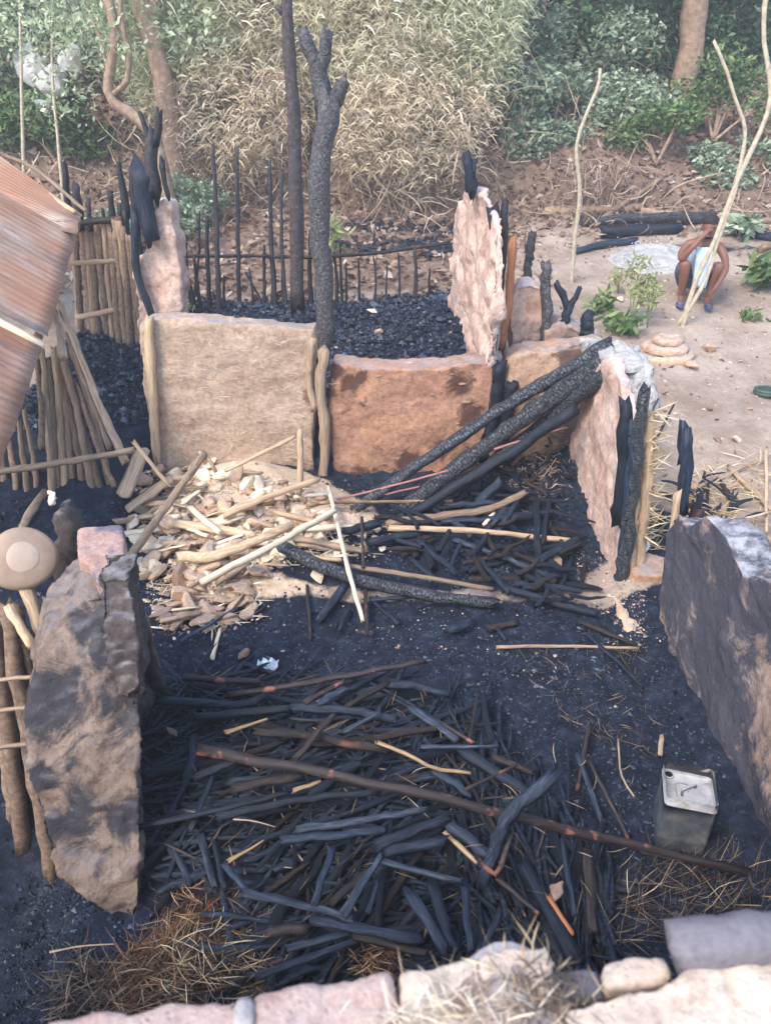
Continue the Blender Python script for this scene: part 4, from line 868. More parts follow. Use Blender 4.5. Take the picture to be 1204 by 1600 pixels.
palep = [([(200, 876), (266, 782), (320, 708)], 15, 'tanwood', [.12, .3, .45], 'thick grey-tan pole slanting up over the left of the rubble', 'pole'),
 ([(312, 707), (326, 718), (337, 737)], 6, 'pale', [.44, .4, .3], 'thin bent stick at the tip of the thick grey-tan pole', 'stick'),
 ([(352, 736), (410, 708), (461, 682)], 7, 'pale', [.25, .4, .5], 'thin tan stick leaning against the pale panel', 'stick'),
 ([(467, 772), (469, 725), (468, 672)], 10, 'pale', [.1, .35, .6], 'upright pale stick standing against the back wall', 'stick'),
 ([(350, 806), (430, 772), (498, 749)], 11, 'pale', [.14, .22, .28], 'tan pole with blue-black burnt tip near the panel joint', 'pole'),
 ([(264, 817), (330, 826), (399, 837)], 14, 'pale', .09, 'long tan pole lying level on the left half of the rubble', 'pole'),
 ([(279, 870), (344, 866), (458, 819)], 15, 'pale', [.12, .16, .22], 'thick bent tan pole across the middle of the rubble', 'pole'),
 ([(315, 910), (420, 855), (524, 797)], 13, 'cream', [.16, .26, .3], 'long straight cream pole slanting across the front of the rubble', 'pole'),
 ([(297, 793), (320, 812), (344, 832)], 11, 'cream', .14, 'short cream stick slanting down over the level tan pole', 'stick'),
 ([(480, 826), (556, 822)], 13, 'cream', .12, 'cream pole stub level with its end by the burnt knot', 'stick'),
 ([(458, 841), (520, 852), (571, 862)], 12, 'tanwood', .08, 'grey-tan pole just above the blackened beam', 'pole'),
 ([(513, 760), (542, 885), (567, 970)], 7, 'cream', [.12, .2, .05], 'long cream lath lying over the beam, almost upright in view', 'lath'),
 ([(209, 691), (238, 728), (264, 757)], 7, 'pale', [.5, .35, .2], 'thin bare stick leaning out from the left wall end', 'stick'),
 ([(180, 815), (220, 808), (252, 788)], 9, 'tanwood', .08, 'grey crooked stick under the left boards', 'stick'),
 ([(422, 852), (446, 870)], 7, 'cream', .1, 'short cream chip by the beam head', 'chip'),
 ([(332, 1029), (344, 983)], 7, 'cream', .02, 'small frayed cream stick on the char below the rubble', 'stick'),
 ([(604, 817), (690, 806), (764, 795), (820, 769)], 13, 'tanwood', [.1, .12, .14, .2], 'bent brown pole pointing up to the leaning beams', 'pole'),
 ([(608, 825), (750, 830), (893, 845)], 9, 'pale', [.12, .13, .08], 'long thin pale pole lying across the black branches', 'pole'),
 ([(500, 785), (600, 784), (707, 782)], 5.5, 'yellowwood', .14, 'thin straight yellowish cane below the red panel', 'cane'),
 ([(540, 884), (650, 900), (768, 920)], 8, 'tanwood', [.14, .12, .1], 'pinkish-tan lath lying along the top of the blackened beam', 'lath'),
 ([(756, 820), (772, 800)], 7, 'cream', .1, 'short cream stick end among the black branches', 'stick'),
 ([(520, 822), (430, 800)], 9, 'pale', .1, 'tan stick end between cream lumps', 'stick'),
 ([(300, 880), (420, 900)], 8, 'tanwood', .04, 'brown stick half buried in the tan lumps', 'stick'),
 ([(258, 905), (300, 885)], 6, 'pale', .05, 'short pale stick at the left foot of the rubble', 'stick'),
 ([(590, 818), (540, 830)], 14, 'charash', .12, 'burnt grey knot at the end of the cream pole', 'stick'),
 ([(776, 1011), (880, 1010), (995, 1013)], 6, 'tanwood', .03, 'thin brown twig lying across the char toward the sill', 'twig'),
 ([(695, 1301), (720, 1324), (745, 1348)], 9, 'pale', .2, 'short light tan stick right of the pile centre', 'stick')]
for L, wp, m, z, lb, ct in palep: px_stick(L, wp, m, lb, z=z, cat=ct, sides=9, wob=.2)
GS_ = 'split wood slats scattered in the rubble'
for k in range(46):
    x, y = samp(rub); 
    if y > 900 and random.random() < .6: continue
    an = random.gauss(.35, .5); L = random.uniform(25, 85); dx, dy = math.cos(an) * L / 2, -math.sin(an) * L / 2 * .7; m = random.choice(['cream', 'pale', 'tanwood'])
    w_ = {'cream': 'cream', 'pale': 'tan', 'tanwood': 'grey-brown'}[m]
    px_stick([(x - dx, y - dy), (x, y), (x + dx, y + dy)], random.choice([4, 6, 8, 11]), m, w_ + ' split slat lying loose in the daub rubble', w_ + ' ' + GS_, z=[.04, .08, .06 + random.uniform(0, .08)], cat='slat', flat=random.choice([.4, .8]), sides=6)
def board(L, wpx, tpx, mat, z, label):
    P_ = [G(x, y, h) for (x, y), h in zip(L, z)]; d = (P_[0] - CAM).length; w_ = wpx / F * d / 2
    o = stick('board', P_, w_, w_, mat, label, 'board', sides=6, flat=.16, rough=.05, wob=.05, jag=.3); return o
board([(192, 775), (224, 702)], 27, 5, 'tanwood', [.1, .42], 'upright grey-tan board leaning at the left wall end')
board([(200, 795), (266, 748)], 30, 5, 'tanwood', [.08, .2], 'flat grey-tan board lying left of the rubble')

# ================================================================ MID ROOM CHARRED STICKS
mid = [([(436, 852), (540, 898), (650, 925), (772, 942)], 21, 'gator', [.14, .12, .1, .08], 'thick blackened beam with pale end lying across the middle of the room', .8),
 ([(707, 843), (780, 868), (854, 899)], 10, 'charash', .08, None, .8), ([(785, 918), (860, 942), (932, 960)], 14, 'char', .07, 'black knobbly log pointing at the door gap', .7), ([(746, 871), (794, 925)], 9, 'char', .08, None, 1),
 ([(850, 931), (876, 914), (893, 871)], 8, 'char', .08, 'small curved black branch rising beside the tan lump', .7), ([(573, 849), (660, 832)], 14, 'char', .08, None, .9), ([(500, 968), (539, 914)], 14, 'charash', .05, 'short ash-grey stick left of the cream lath', 1),
 ([(571, 890), (573, 992)], 7, 'charbrown', .06, None, 1), ([(578, 935), (621, 975)], 6, 'char', .03, None, 1), ([(837, 780), (841, 880)], 10, 'char', .1, None, 1), ([(858, 780), (846, 850)], 8, 'char', .1, None, 1),
 ([(837, 880), (902, 843)], 13, 'char', .1, None, 1), ([(808, 915), (828, 878)], 9, 'char', .06, None, 1), ([(915, 990), (960, 1030), (1003, 1074)], 7, 'char', .05, 'thin black stick reaching toward the near right wall', .8),
 ([(902, 970), (988, 1007)], 8, 'charbrown', .04, None, .8), ([(700, 985), (738, 972)], 15, 'char', .04, None, 1), ([(763, 982), (807, 974)], 12, 'charbrown', .04, None, 1), ([(746, 788), (781, 750)], 14, 'charash', [.1, .25], 'ash-grey stick end standing below the leaning beams', 1),
 ([(565, 808), (567, 886)], 5, 'charbrown', .16, None, 1), ([(480, 914), (485, 1000)], 6, 'charbrown', .03, None, .7), ([(282, 1002), (370, 950)], 6, 'charash', .06, None, .8), ([(548, 945), (530, 985)], 6, 'char', .04, None, 1),
 ([(640, 872), (678, 905)], 8, 'char', .05, None, 1), ([(652, 845), (688, 876)], 8, 'char', .08, None, 1), ([(720, 850), (700, 890)], 7, 'char', .08, None, 1), ([(578, 938), (650, 932)], 6, 'char', .05, None, 1), ([(672, 790), (800, 784)], 10, 'char', .1, None, 1),
 ([(815, 770), (780, 830)], 9, 'char', .1, None, 1), ([(790, 1000), (760, 962)], 7, 'char', .04, None, 1), ([(690, 815), (820, 808)], 9, 'char', .1, None, 1), ([(760, 830), (800, 780)], 9, 'charash', .1, None, 1), ([(1003, 1080), (960, 1010)], 5, 'charbrown', .03, None, 1), ([(1030, 1180), (1033, 1150)], 8, 'tanwood', .06, None, 1)]
GM = 'branches lying in the middle of the room'
CW = {'char': 'black', 'charash': 'bluish grey', 'charbrown': 'brown-black', 'charred_red': 'red-scorched', 'yellowwood': 'yellow', 'orangewood': 'orange'}
for L, wp, m, z, lb, tp_ in mid:
    cw = CW.get(m, 'brown'); px_stick(L, wp, m, lb or '%s burnt branch among the tangle in the middle of the room' % cw, None if lb else cw + ' ' + GM, z=z, taper=tp_, cat='beam' if wp > 20 else 'stick', sides=8, wob=.3)
branchreg = [(640, 800), (700, 775), (800, 760), (900, 790), (905, 850), (935, 930), (860, 940), (770, 900), (650, 880), (590, 850)]

# proto meshes for the many sticks of the heap
protos = {}
for m in ('char', 'charash', 'charbrown'):
    L_ = []
    for s in range(7):
        rnd = random.Random(s + 90); n = 9; b1, b2 = rnd.uniform(-1.6, 1.6), rnd.uniform(-1, 1); kn = rnd.randrange(2, 7)
        pp = [(i / (n - 1), b1 * math.sin(math.pi * i / (n - 1)) + rnd.uniform(-.18, .18), b2 * math.sin(2 * math.pi * i / (n - 1)) + rnd.uniform(-.18, .18)) for i in range(n)]
        rd = [(1.12 - .45 * i / (n - 1)) * rnd.uniform(.85, 1.12) * (1.25 if i == kn else 1) * (.72 if i == 0 else 1) * (.55 if i == n - 1 else 1) for i in range(n)]
        # tube in stretched space: x is unit length, y z in radii
        V = []; Fc = []; sd_ = 7; prf = [rnd.uniform(.92, 1.08) for _ in range(sd_)]
        for i in range(n):
            for k in range(sd_):
                a = 2 * math.pi * k / sd_; r_ = rd[i] * prf[k] * rnd.uniform(.94, 1.06)
                V.append((pp[i][0] + (rnd.uniform(-.045, .045) if i in (0, n - 1) else 0), pp[i][1] + math.cos(a) * r_, pp[i][2] + math.sin(a) * r_))
        for i in range(n - 1):
            for k in range(sd_): k2 = (k + 1) % sd_; Fc.append((i * sd_ + k, (i + 1) * sd_ + k, (i + 1) * sd_ + k2, i * sd_ + k2))
        Fc.append(tuple(range(sd_))); Fc.append(tuple((n - 1) * sd_ + k for k in reversed(range(sd_))))
        me = meshdata('charred_stick', V, Fc, m); L_.append(me)
    protos[m] = L_
def quick(a, b, r, m, label, group, cat='stick', name='charred_stick'):
    cw = {'char': 'black', 'charash': 'bluish grey', 'charbrown': 'brown-black'}[m]; label = label % cw; group = cw + ' ' + group
    o = bpy.data.objects.new(name, random.choice(protos[m])); COL.objects.link(o)
    x = (b - a); L = x.length; o.location = a; o.scale = (L, r, r)
    o.rotation_mode = 'QUATERNION'; o.rotation_quaternion = x.to_track_quat('X', 'Z') @ Quaternion((1, 0, 0), random.uniform(0, 6.28))
    return setp(o, label, cat, group)
for k in range(75):
    x, y = samp(branchreg); an = random.choice([random.gauss(.2, .35), random.gauss(1.5, .5), random.gauss(-.4, .3)]); L = random.uniform(40, 110)
    dx, dy = math.cos(an) * L / 2, -math.sin(an) * L / 2 * .55; h = random.uniform(.02, .16)
    quick(G(x - dx, y - dy, h), G(x + dx, y + dy, h + random.uniform(-.04, .04)), random.uniform(.012, .024), random.choice(['char', 'char', 'charash', 'charbrown']), '%s burnt branch among the tangle in the middle of the room', GM, 'branch', 'burnt_branch')

# ================================================================ FOREGROUND HEAP OF CHARRED STICKS
GH = 'charred sticks heaped on the floor in front'
LH = '%s charred stick in the big heap on the near floor'
heapreg = [(262, 1060), (420, 1048), (600, 1050), (700, 1090), (780, 1160), (860, 1230), (930, 1330), (960, 1420), (950, 1520), (640, 1520), (420, 1540), (350, 1470), (270, 1350), (250, 1200), (270, 1120)]
for k in range(225):
    x, y = samp(heapreg)
    if y < 1290 and x < 720: an = random.gauss(.12, .27)
    elif x > 690: an = random.gauss(1.9, .35)
    elif y > 1320: an = random.choice([random.gauss(.95, .35), random.gauss(.1, .25), random.gauss(1.2, .3)])
    else: an = random.choice([random.gauss(.35, .4), random.gauss(.9, .4)])
    L = random.uniform(90, 250) if x < 720 else random.uniform(80, 190); dx, dy = math.cos(an) * L / 2, -math.sin(an) * L / 2
    cen_f = max(0, 1 - abs(x - 560) / 420) * max(.25, 1 - abs(y - 1300) / 330); h = random.uniform(.01, .04 + .15 * cen_f)
    wr = random.choice([5, 6, 7, 8, 9, 11, 13])
    a_, b_ = G(x - dx, y - dy, h), G(x + dx, y + dy, max(.01, h + random.uniform(-.05, .05)))
    quick(a_, b_, wr / F * 3.3 * .62, random.choice(['char', 'char', 'char', 'charash', 'charbrown']), LH, GH)
hs = [([(358, 1086), (510, 1062), (666, 1033)], 10, 'charred_red', .2, 'long thin stick with bright red-orange tip along the top of the heap', .9),
 ([(289, 1058), (350, 1062), (407, 1066)], 10, 'charred_red', .14, 'thin stick with an orange spot at the upper left of the heap', .9),
 ([(248, 1093), (320, 1099), (373, 1101), (412, 1088)], 15, 'char', .14, 'thick black curved stick at the left top of the heap', .8),
 ([(304, 1121), (380, 1114), (455, 1107)], 13, 'char', .18, None, .9), ([(455, 1106), (540, 1110), (619, 1124)], 15, 'char', .2, None, .8), ([(602, 1070), (655, 1073), (701, 1085)], 14, 'char', .12, 'smooth black stick end sticking out right at the top of the heap', .8),
 ([(476, 1098), (539, 1063)], 8, 'charred_red', .24, None, .9), ([(498, 1099), (541, 1076)], 11, 'charash', .24, None, 1), ([(541, 1104), (606, 1067)], 9, 'charbrown', .22, None, .9),
 ([(352, 1145), (385, 1134), (418, 1123)], 8, 'yellowwood', .22, 'split yellow stick at the upper left of the heap', .5), ([(399, 1143), (500, 1152), (602, 1174)], 14, 'charbrown', .22, None, .9),
 ([(463, 1184), (522, 1117)], 11, 'charbrown', .28, None, .9), ([(537, 1143), (593, 1112)], 8, 'charash', .25, None, .9),
 ([(310, 1171), (480, 1203), (720, 1255), (950, 1312), (1165, 1362)], 18, 'charred_red', [.3, .32, .32, .2, .1], 'longest pole, dark with red scorch marks, lying diagonally over the whole heap', .7),
 ([(590, 1160), (640, 1180), (675, 1199), (735, 1208)], 7, 'yellowwood', .26, 'crooked yellow-brown split stick near the right top of the heap', .8),
 ([(304, 1216), (373, 1186)], 13, 'char', .2, None, 1), ([(217, 1292), (330, 1268), (450, 1238)], 10, 'char', .22, None, .8), ([(340, 1276), (470, 1250), (593, 1238)], 13, 'char', .26, None, .8), ([(291, 1229), (304, 1151)], 14, 'char', .1, None, 1),
 ([(364, 1232), (468, 1212)], 16, 'charbrown', .24, None, .9), ([(458, 1236), (500, 1221)], 7, 'yellowwood', .3, 'short yellow stick end in the heap below the longest pole', .8), ([(463, 1296), (560, 1282), (666, 1264)], 13, 'charash', .26, None, .8),
 ([(358, 1345), (385, 1330), (412, 1313)], 7, 'yellowwood', .25, 'split yellow stick at the left middle of the heap', .4), ([(297, 1298), (334, 1212)], 8, 'char', .18, None, 1), ([(442, 1312), (530, 1304), (602, 1298)], 14, 'char', .26, None, .9),
 ([(589, 1322), (700, 1276)], 17, 'char', .28, None, .9), ([(640, 1106), (680, 1130), (714, 1157)], 14, 'charash', .12, 'ash-grey stick at the right top of the heap by the fine char', .8), ([(680, 1125), (740, 1161)], 7, 'charred_red', .12, None, .9), ([(658, 1167), (778, 1166)], 7, 'charash', .2, None, .7),
 ([(720, 1173), (770, 1205), (825, 1242)], 19, 'char', .15, None, .9), ([(768, 1182), (831, 1207)], 13, 'charbrown', .18, None, .8), ([(725, 1234), (806, 1195)], 7, 'charred_red', .28, None, .7), ([(678, 1205), (735, 1242)], 15, 'char', .22, None, .8),
 ([(888, 1170), (886, 1230), (888, 1286)], 6, 'char', .08, 'thin black stick upright in view left of the square tin', .9), ([(901, 1178), (941, 1286)], 9, 'charash', .06, None, .8), ([(921, 1133), (901, 1235)], 7, 'charbrown', .06, None, .8), ([(921, 1190), (981, 1311)], 6, 'charbrown', .06, None, .8),
 ([(735 + 230, 1155), (970, 1210), (990, 1244)], 3.5, 'twig', .06, 'thin pale crooked twig left of the square tin', .8), ([(693, 1278), (765, 1338)], 21, 'char', .24, None, 1), ([(600, 1346), (720, 1377)], 11, 'charash', .28, None, .9), ([(775, 1371), (841, 1428)], 8, 'charred_red', .26, None, .9),
 ([(856, 1401), (895, 1460)], 8, 'orangewood', .22, 'bright orange split stick at the lower right of the heap', .8), ([(818, 1351), (860, 1430), (900, 1500)], 22, 'char', .16, 'wide black plank-like stick at the right bottom of the heap', .9), ([(918, 1331), (925, 1455)], 17, 'charbrown', .12, 'thick brown-black stick at the right edge of the heap', .9),
 ([(878, 1311), (897, 1430)], 9, 'char', .18, None, .9), ([(381, 1396), (470, 1415), (551, 1437)], 13, 'charash', .26, 'smooth bluish stick at the lower left of the heap', .9), ([(537, 1428), (595, 1335)], 13, 'charash', .28, None, .7), ([(491, 1412), (518, 1327)], 12, 'char', .28, None, .9), ([(516, 1413), (583, 1354)], 12, 'charbrown', .24, None, .9),
 ([(574, 1426), (589, 1375)], 9, 'char', .26, None, .9), ([(595, 1344), (720, 1379)], 11, 'char', .26, None, .9), ([(600, 1330), (695, 1312)], 19, 'char', .25, None, .9), ([(637, 1393), (695, 1485)], 17, 'char', .22, None, .9), ([(674, 1379), (707, 1485)], 17, 'char', .18, None, 1), ([(724, 1375), (736, 1485)], 12, 'char', .2, None, 1),
 ([(416, 1454), (483, 1454)], 18, 'charred_red', .2, None, 1), ([(450, 1482), (541, 1458)], 12, 'charash', .22, None, .9), ([(404, 1524), (480, 1498), (553, 1470)], 13, 'charash', .2, 'long bluish stick with orange tip at the bottom of the heap', .9), ([(491, 1438), (657, 1468)], 16, 'char', .24, None, .9), ([(553, 1462), (665, 1490)], 13, 'charbrown', .22, None, .9),
 ([(757, 1485), (782, 1420)], 10, 'charash', .2, None, .9), ([(350, 1350), (387, 1392)], 11, 'char', .2, None, .9), ([(266, 1323), (299, 1380)], 14, 'charash', .08, None, .9), ([(312, 1303), (336, 1385)], 12, 'charash', .12, None, .9), ([(334, 1310), (352, 1390)], 10, 'char', .12, None, .9), ([(1000, 1330), (1060, 1345)], 7, 'charbrown', .05, None, .9)]
for L, wp, m, z, lb, tp_ in hs:
    px_stick(L, wp, m, lb or LH % CW.get(m, 'brown'), None if lb else CW.get(m, 'brown') + ' ' + GH, z=z, taper=tp_, sides=9, wob=.28, rough=.18)
st = [PZ(752, 1390, .22), PZ(775, 1325, .38), PZ(800, 1270, .52), PZ(866, 1212, .62)]
stick('charred_stick', st, .024, .028, 'char', 'thick black bent stick rising out of the heap toward the viewer', 'stick', sides=10, n=14, rough=.2, jag=2)
stick('bare_stick', [PZ(745, 1340, .3), PZ(775, 1365, .34), PZ(800, 1300, .4)], .012, .01, 'charbrown', 'brown splintered stick caught behind the rising black stick', 'stick')
# lowest layer of the heap, too deep to tell apart
us = []
for k in range(1000):
    x, y = samp(heapreg); an = random.gauss(.3, .5) if x < 700 else random.gauss(1.8, .4); L = random.uniform(60, 170); dx, dy = math.cos(an) * L / 2, -math.sin(an) * L / 2; h = random.uniform(-.01, .09)
    a, b = G(x - dx, y - dy, h), G(x + dx, y + dy, h + random.uniform(-.03, .03)); ax = (b - a); 
    if ax.length > .8: continue
    q = ax.to_track_quat('X', 'Z'); r_ = random.choice([.006, .009, .012, .016]); me = random.choice(protos['char'])
    Vv = np.empty(len(me.vertices) * 3, np.float32); me.vertices.foreach_get('co', Vv); Vv = Vv.reshape(-1, 3) * np.array([ax.length, r_, r_]); Vv = Vv @ np.array(q.to_matrix()).T + np.array(a)
    us.append(Vv)
Ft = np.array([(i * 7 + k, (i + 1) * 7 + k, (i + 1) * 7 + (k + 1) % 7, i * 7 + (k + 1) % 7) for i in range(8) for k in range(7)])
Vu = np.concatenate(us); Fu = np.concatenate([Ft + i * 63 for i in range(len(us))])
setp(fast('buried_sticks', Vu, Fu, 'char', smooth=True), 'mat of small charred sticks underneath the big heap', 'sticks', kind='stuff')
# small twigs (joined) and straw
nb = 700; Pa = np.array([tuple(G(*samp(heapreg), random.uniform(0, .12))) for _ in range(nb)]); an = RNG.uniform(0, 3.14, nb); LL = RNG.uniform(.03, .16, nb)
o = fast('burnt_twigs', *blades(Pa, Pa + np.stack([np.cos(an) * LL, np.sin(an) * LL, RNG.uniform(-.03, .06, nb)], 1), RNG.uniform(.003, .01, nb)), 'straw_dark'); setp(o, 'small burnt twigs and chips between the heaped sticks', 'twigs', kind='stuff')
def tuft(name, region, n, L, wd, mat, label, z=(.0, .1), dirs=None, up=.3, cat='straw'):
    Pa = np.array([tuple(G(*samp(region), random.uniform(*z))) for _ in range(n)])
    an = RNG.uniform(0, 6.28, n) if dirs is None else RNG.normal(dirs[0], dirs[1], n)
    LL = RNG.uniform(L * .35, L, n); T = Pa + np.stack([np.cos(an) * LL, np.sin(an) * LL, RNG.uniform(-.1, up, n) * LL], 1)
    dr = RNG.normal(0, .06, (n, 3)) * LL[:, None]
    o = fast(name, *blades(Pa, T, RNG.uniform(wd * .5, wd, n), 3, dr), mat); return setp(o, label, cat, kind='stuff')
tuft('rust_straw', [(240, 1450), (290, 1385), (345, 1380), (380, 1440), (340, 1480), (300, 1560), (180, 1590), (145, 1540), (200, 1490)], 1900, .15, .004, 'straw_orange', 'rust-orange dry thatch straw at the foot of the left wall', (.0, .09), (.3, 1.4), .3)
tuft('straw', [(220, 1470), (330, 1450), (420, 1470), (380, 1520), (240, 1560)], 80, .16, .004, 'straw', 'pale loose straws over the rust thatch in the lower left', (.05, .14), (.1, .9), .4)
tuft('sooty_straw', [(340, 1440), (420, 1460), (440, 1540), (340, 1560), (250, 1580), (60, 1590), (100, 1480), (200, 1520)], 1200, .16, .006, 'straw_dark', 'blackened thatch straw in the dark lower left corner', (-.02, .1))
tuft('straw', [(960, 1370), (1080, 1320), (1200, 1360), (1204, 1450), (1050, 1450), (960, 1490), (930, 1430)], 400, .2, .004, 'straw_dark', 'sooty grass stalks on the floor left of the dark coping', (0, .08), (.5, .7))
tuft('straw', [(960, 1400), (1080, 1340), (1200, 1360), (1204, 1420), (1050, 1440), (960, 1480)], 30, .24, .003, 'straw', 'pale grass stalks lying on the floor left of the dark coping', (.03, .12), (.4, .5))
tuft('straw', [(600, 1170), (1010, 1180), (1000, 1400), (700, 1420), (500, 1300)], 45, .16, .003, 'straw', 'single pale straws caught on the charred heap', (.12, .26))
tuft('straw', [(760, 1000), (900, 990), (1000, 1020), (1020, 1190), (900, 1150)], 260, .12, .004, 'straw_dark', 'burnt straw scraps on the fine char near the right wall', (0, .03))
tuft('straw', [(1030, 760), (1204, 700), (1204, 860), (1060, 830)], 420, .25, .007, 'straw', 'dry stalks and splinters on the ground behind the near right wall', (0, .1))
tuft('straw', [(1010, 860), (1040, 700), (1010, 680), (990, 850)], 300, .12, .006, 'straw', 'golden splintered fibres beside the charred timbers', (0, .1))
tuft('straw', [(555, 1490), (620, 1465), (625, 1510), (560, 1530)], 160, .1, .004, 'straw_orange', 'small rust-coloured straw tuft at the bottom of the heap', (.1, .2))
for (L, w_, z, lb) in [([(372, 1204 - 4), (414, 1201)], 3.5, .6, 0)]: pass
for (a, b, z, lb) in [((78, 1488), (178, 1475), .25, 'single long pale straw in the dark lower left corner'), ((365, 1280), (430, 1292), .34, 'thin pale straw over the left of the heap'), ((940, 1474), (1005, 1469), .05, 'thin pale stalk lying behind the cream block')]:
    stick('straw_stalk', [PZ(*a, z), PZ((a[0] + b[0]) / 2, (a[1] + b[1]) / 2 - 3, z), PZ(*b, z)], .0035, .002, 'pale', lb, 'straw', sides=5)
o = chunk(418, 1042, 16, 'clay_pale', 'crumpled shiny white foil on the char above the heap', name='foil_scrap', cat='foil', lift=.6)
V = []; Fc = []
fc = G(418, 1042); n_ = 9
for j in range(n_):
    for i in range(n_):
        x, y = (i / (n_ - 1) - .5) * .12, (j / (n_ - 1) - .5) * .10; r_ = math.hypot(x, y)
        V.append((fc.x + x, fc.y + y, fc.z + .03 + .02 * random.uniform(-1, 1) - r_ * .25))
for j in range(n_ - 1):
    for i in range(n_ - 1): Fc.append((j * n_ + i, j * n_ + i + 1, (j + 1) * n_ + i + 1, (j + 1) * n_ + i))
bpy.data.objects.remove(o); o = mk('foil_scrap', V, Fc, 'foil', smooth=False); setp(o, 'crumpled shiny white foil on the char above the heap', 'foil')
o = rough_slab('paper_scrap', [PZ(992, 878, .15), PZ(988, 850, .17), PZ(1003, 832, .2), PZ(1018, 850, .17)], (0, 0, -.02), 'white_paper', vox=.015, amp=.004); setp(o, 'white scrap lying by the splintered timbers at the right', 'paper')
for (x, y, r) in [(272, 1160, 14), (265, 1310, 10), (385, 1195, 10)]:
    chunk(x, y, r, 'clay_brown', 'red-brown clay shard lying in the left of the charred heap', 'red-brown shards in the heap', lift=1.5)
o = rough_slab('clay_shard', [G(856, 1385, .24), G(880, 1378, .25), G(882, 1400, .25), G(862, 1415, .24)], (0, 0, .02), 'clay_brown', vox=.012, amp=.004); setp(o, 'flat pinkish shard above the orange stick in the heap', 'shard')

# ================================================================ THE SQUARE TIN
tn = thing('square_tin', 'square stained metal tin with round hole and handle on top, by the right wall', 'tin', PZ(1078, 1290, .0))
tc = PZ(1075, 1236, .28); tc.z = 0; s2 = .106; hh = .27
ca, sa = math.cos(R(-14)), math.sin(R(-14))
def loc(x, y, z): return Vector((tc.x + x * ca - y * sa, tc.y + x * sa + y * ca, z + .01))
def rsq(s_, r, n=5):
    out_ = []
    for cx, cy, a0 in ((1, 1, 0), (-1, 1, 90), (-1, -1, 180), (1, -1, 270)):
        for k in range(n + 1):
            a = R(a0 + 90 * k / n); out_.append((cx * (s_ - r) + math.cos(a) * r, cy * (s_ - r) + math.sin(a) * r))
    return out_
lev = [(.0, s2 * .97, 0), (.01, s2, 0), (.06, s2, 0), (.065, s2 * 1.012, 0), (.075, s2, 0), (.2, s2 * .99, 0), (.32, s2, 0), (hh - .006, s2, 0), (hh, s2 * 1.015, 0), (hh + .004, s2 * 1.01, 0), (hh + .002, s2 * .965, 0), (hh - .006, s2 * .95, 0), (hh - .007, s2 * .5, 0), (hh - .006, s2 * .02, 0)]
V = []; Fc = []
for z, s_, _ in lev:
    for (x, y) in rsq(s_, .02 * min(1, s_ / s2)): 
        dn = .006 * noise.noise(Vector((x * 12, y * 12, z * 9))); V.append(loc(x * (1 + dn * 4), y * (1 + dn * 5 - (.06 * math.exp(-((z - .16) / .06) ** 2 - ((x + .03) / .05) ** 2) if y < 0 else 0)), z + dn))
K = 24
for j in range(len(lev) - 1):
    for i in range(K): i2 = (i + 1) % K; Fc.append((j * K + i, j * K + i2, (j + 1) * K + i2, (j + 1) * K + i))
mk('tin_body', V, Fc, 'tin', tn)
V = []; Fc = []; hx, hy = -.078, .078
for k in range(20): a = 2 * math.pi * k / 20; V.append(loc(hx + .017 * math.cos(a), hy + .017 * math.sin(a), hh + .001))
for k in range(20): a = 2 * math.pi * k / 20; V.append(loc(hx + .021 * math.cos(a), hy + .021 * math.sin(a), hh + .003))
for k in range(20): a = 2 * math.pi * k / 20; V.append(loc(hx + .024 * math.cos(a), hy + .024 * math.sin(a), hh - .005))
for j in (0, 1):
    for k in range(20): k2 = (k + 1) % 20; Fc.append((j * 20 + k, j * 20 + k2, (j + 1) * 20 + k2, (j + 1) * 20 + k))
mk('spout_ring', V, Fc, 'tin', tn)
V2 = V[:20]; mk('spout_shade_disc', V2, [tuple(range(20))], 'hole', tn)  # flat black disc stands in for the shade inside the spout
hp = [loc(-.03, -.03, hh - .004), loc(-.03, -.02, hh + .018), loc(0, .0, hh + .024), loc(.028, .022, hh + .018), loc(.03, .03, hh - .004)]
stick('handle', hp, .005, .005, 'tin', parent=tn, wob=0, jag=0, n=12)
stick('seam', [loc(-.05, -.04, hh - .002), loc(-.05, .035, hh - .002), loc(.0, .04, hh - .002)], .002, .002, 'tin', parent=tn, wob=0, jag=0, n=8)

# ================================================================ PARAPET IN FRONT
pt = thing('near_wall', 'cream and pink adobe wall top along the bottom edge, nearest the viewer', 'wall', (0, .45, 0))
rough_slab('wall_core', [Vector((-2.6, .30, -.1)), Vector((-2.6, .66, -.1)), Vector((-2.6, .62, 1.80)), Vector((-2.6, .30, 1.80))], (5.2, 0, 0), 'parapet', pt, vox=.05, amp=.012, seed=30)
ZT = 1.84
def blk(L, z, th, mat, nm='brick', seed=0, lb=None, vox=.011):
    q = rough_slab(nm, [PZ(x, y, z) for x, y in L], (0, 0, -th), mat, pt, vox=vox, amp=.006, fr=14, amp2=.0025, fr2=60, seed=seed)
    if lb: q['label'] = lb
    return q
blk([(-160, 1640), (20, 1606), (50, 1760), (-160, 1760)], ZT - .02, .12, 'pinkbrick', seed=29)
blk([(30, 1603), (120, 1585), (240, 1568), (375, 1556), (384, 1700), (40, 1700)], ZT, .12, 'pinkbrick', seed=31, lb='pinkish adobe block at the left')
blk([(364, 1558), (394, 1552), (398, 1600), (366, 1605)], ZT + .012, .08, 'greybrick', seed=41)
blk([(392, 1553), (500, 1533), (610, 1512), (622, 1560), (600, 1620), (610, 1700), (400, 1700), (390, 1600)], ZT + .002, .12, 'pinkbrick', seed=32, lb='long pink-grey adobe block')
blk([(616, 1512), (690, 1497), (748, 1490), (752, 1540), (752, 1620), (618, 1640)], ZT, .1, 'parapet', seed=33)
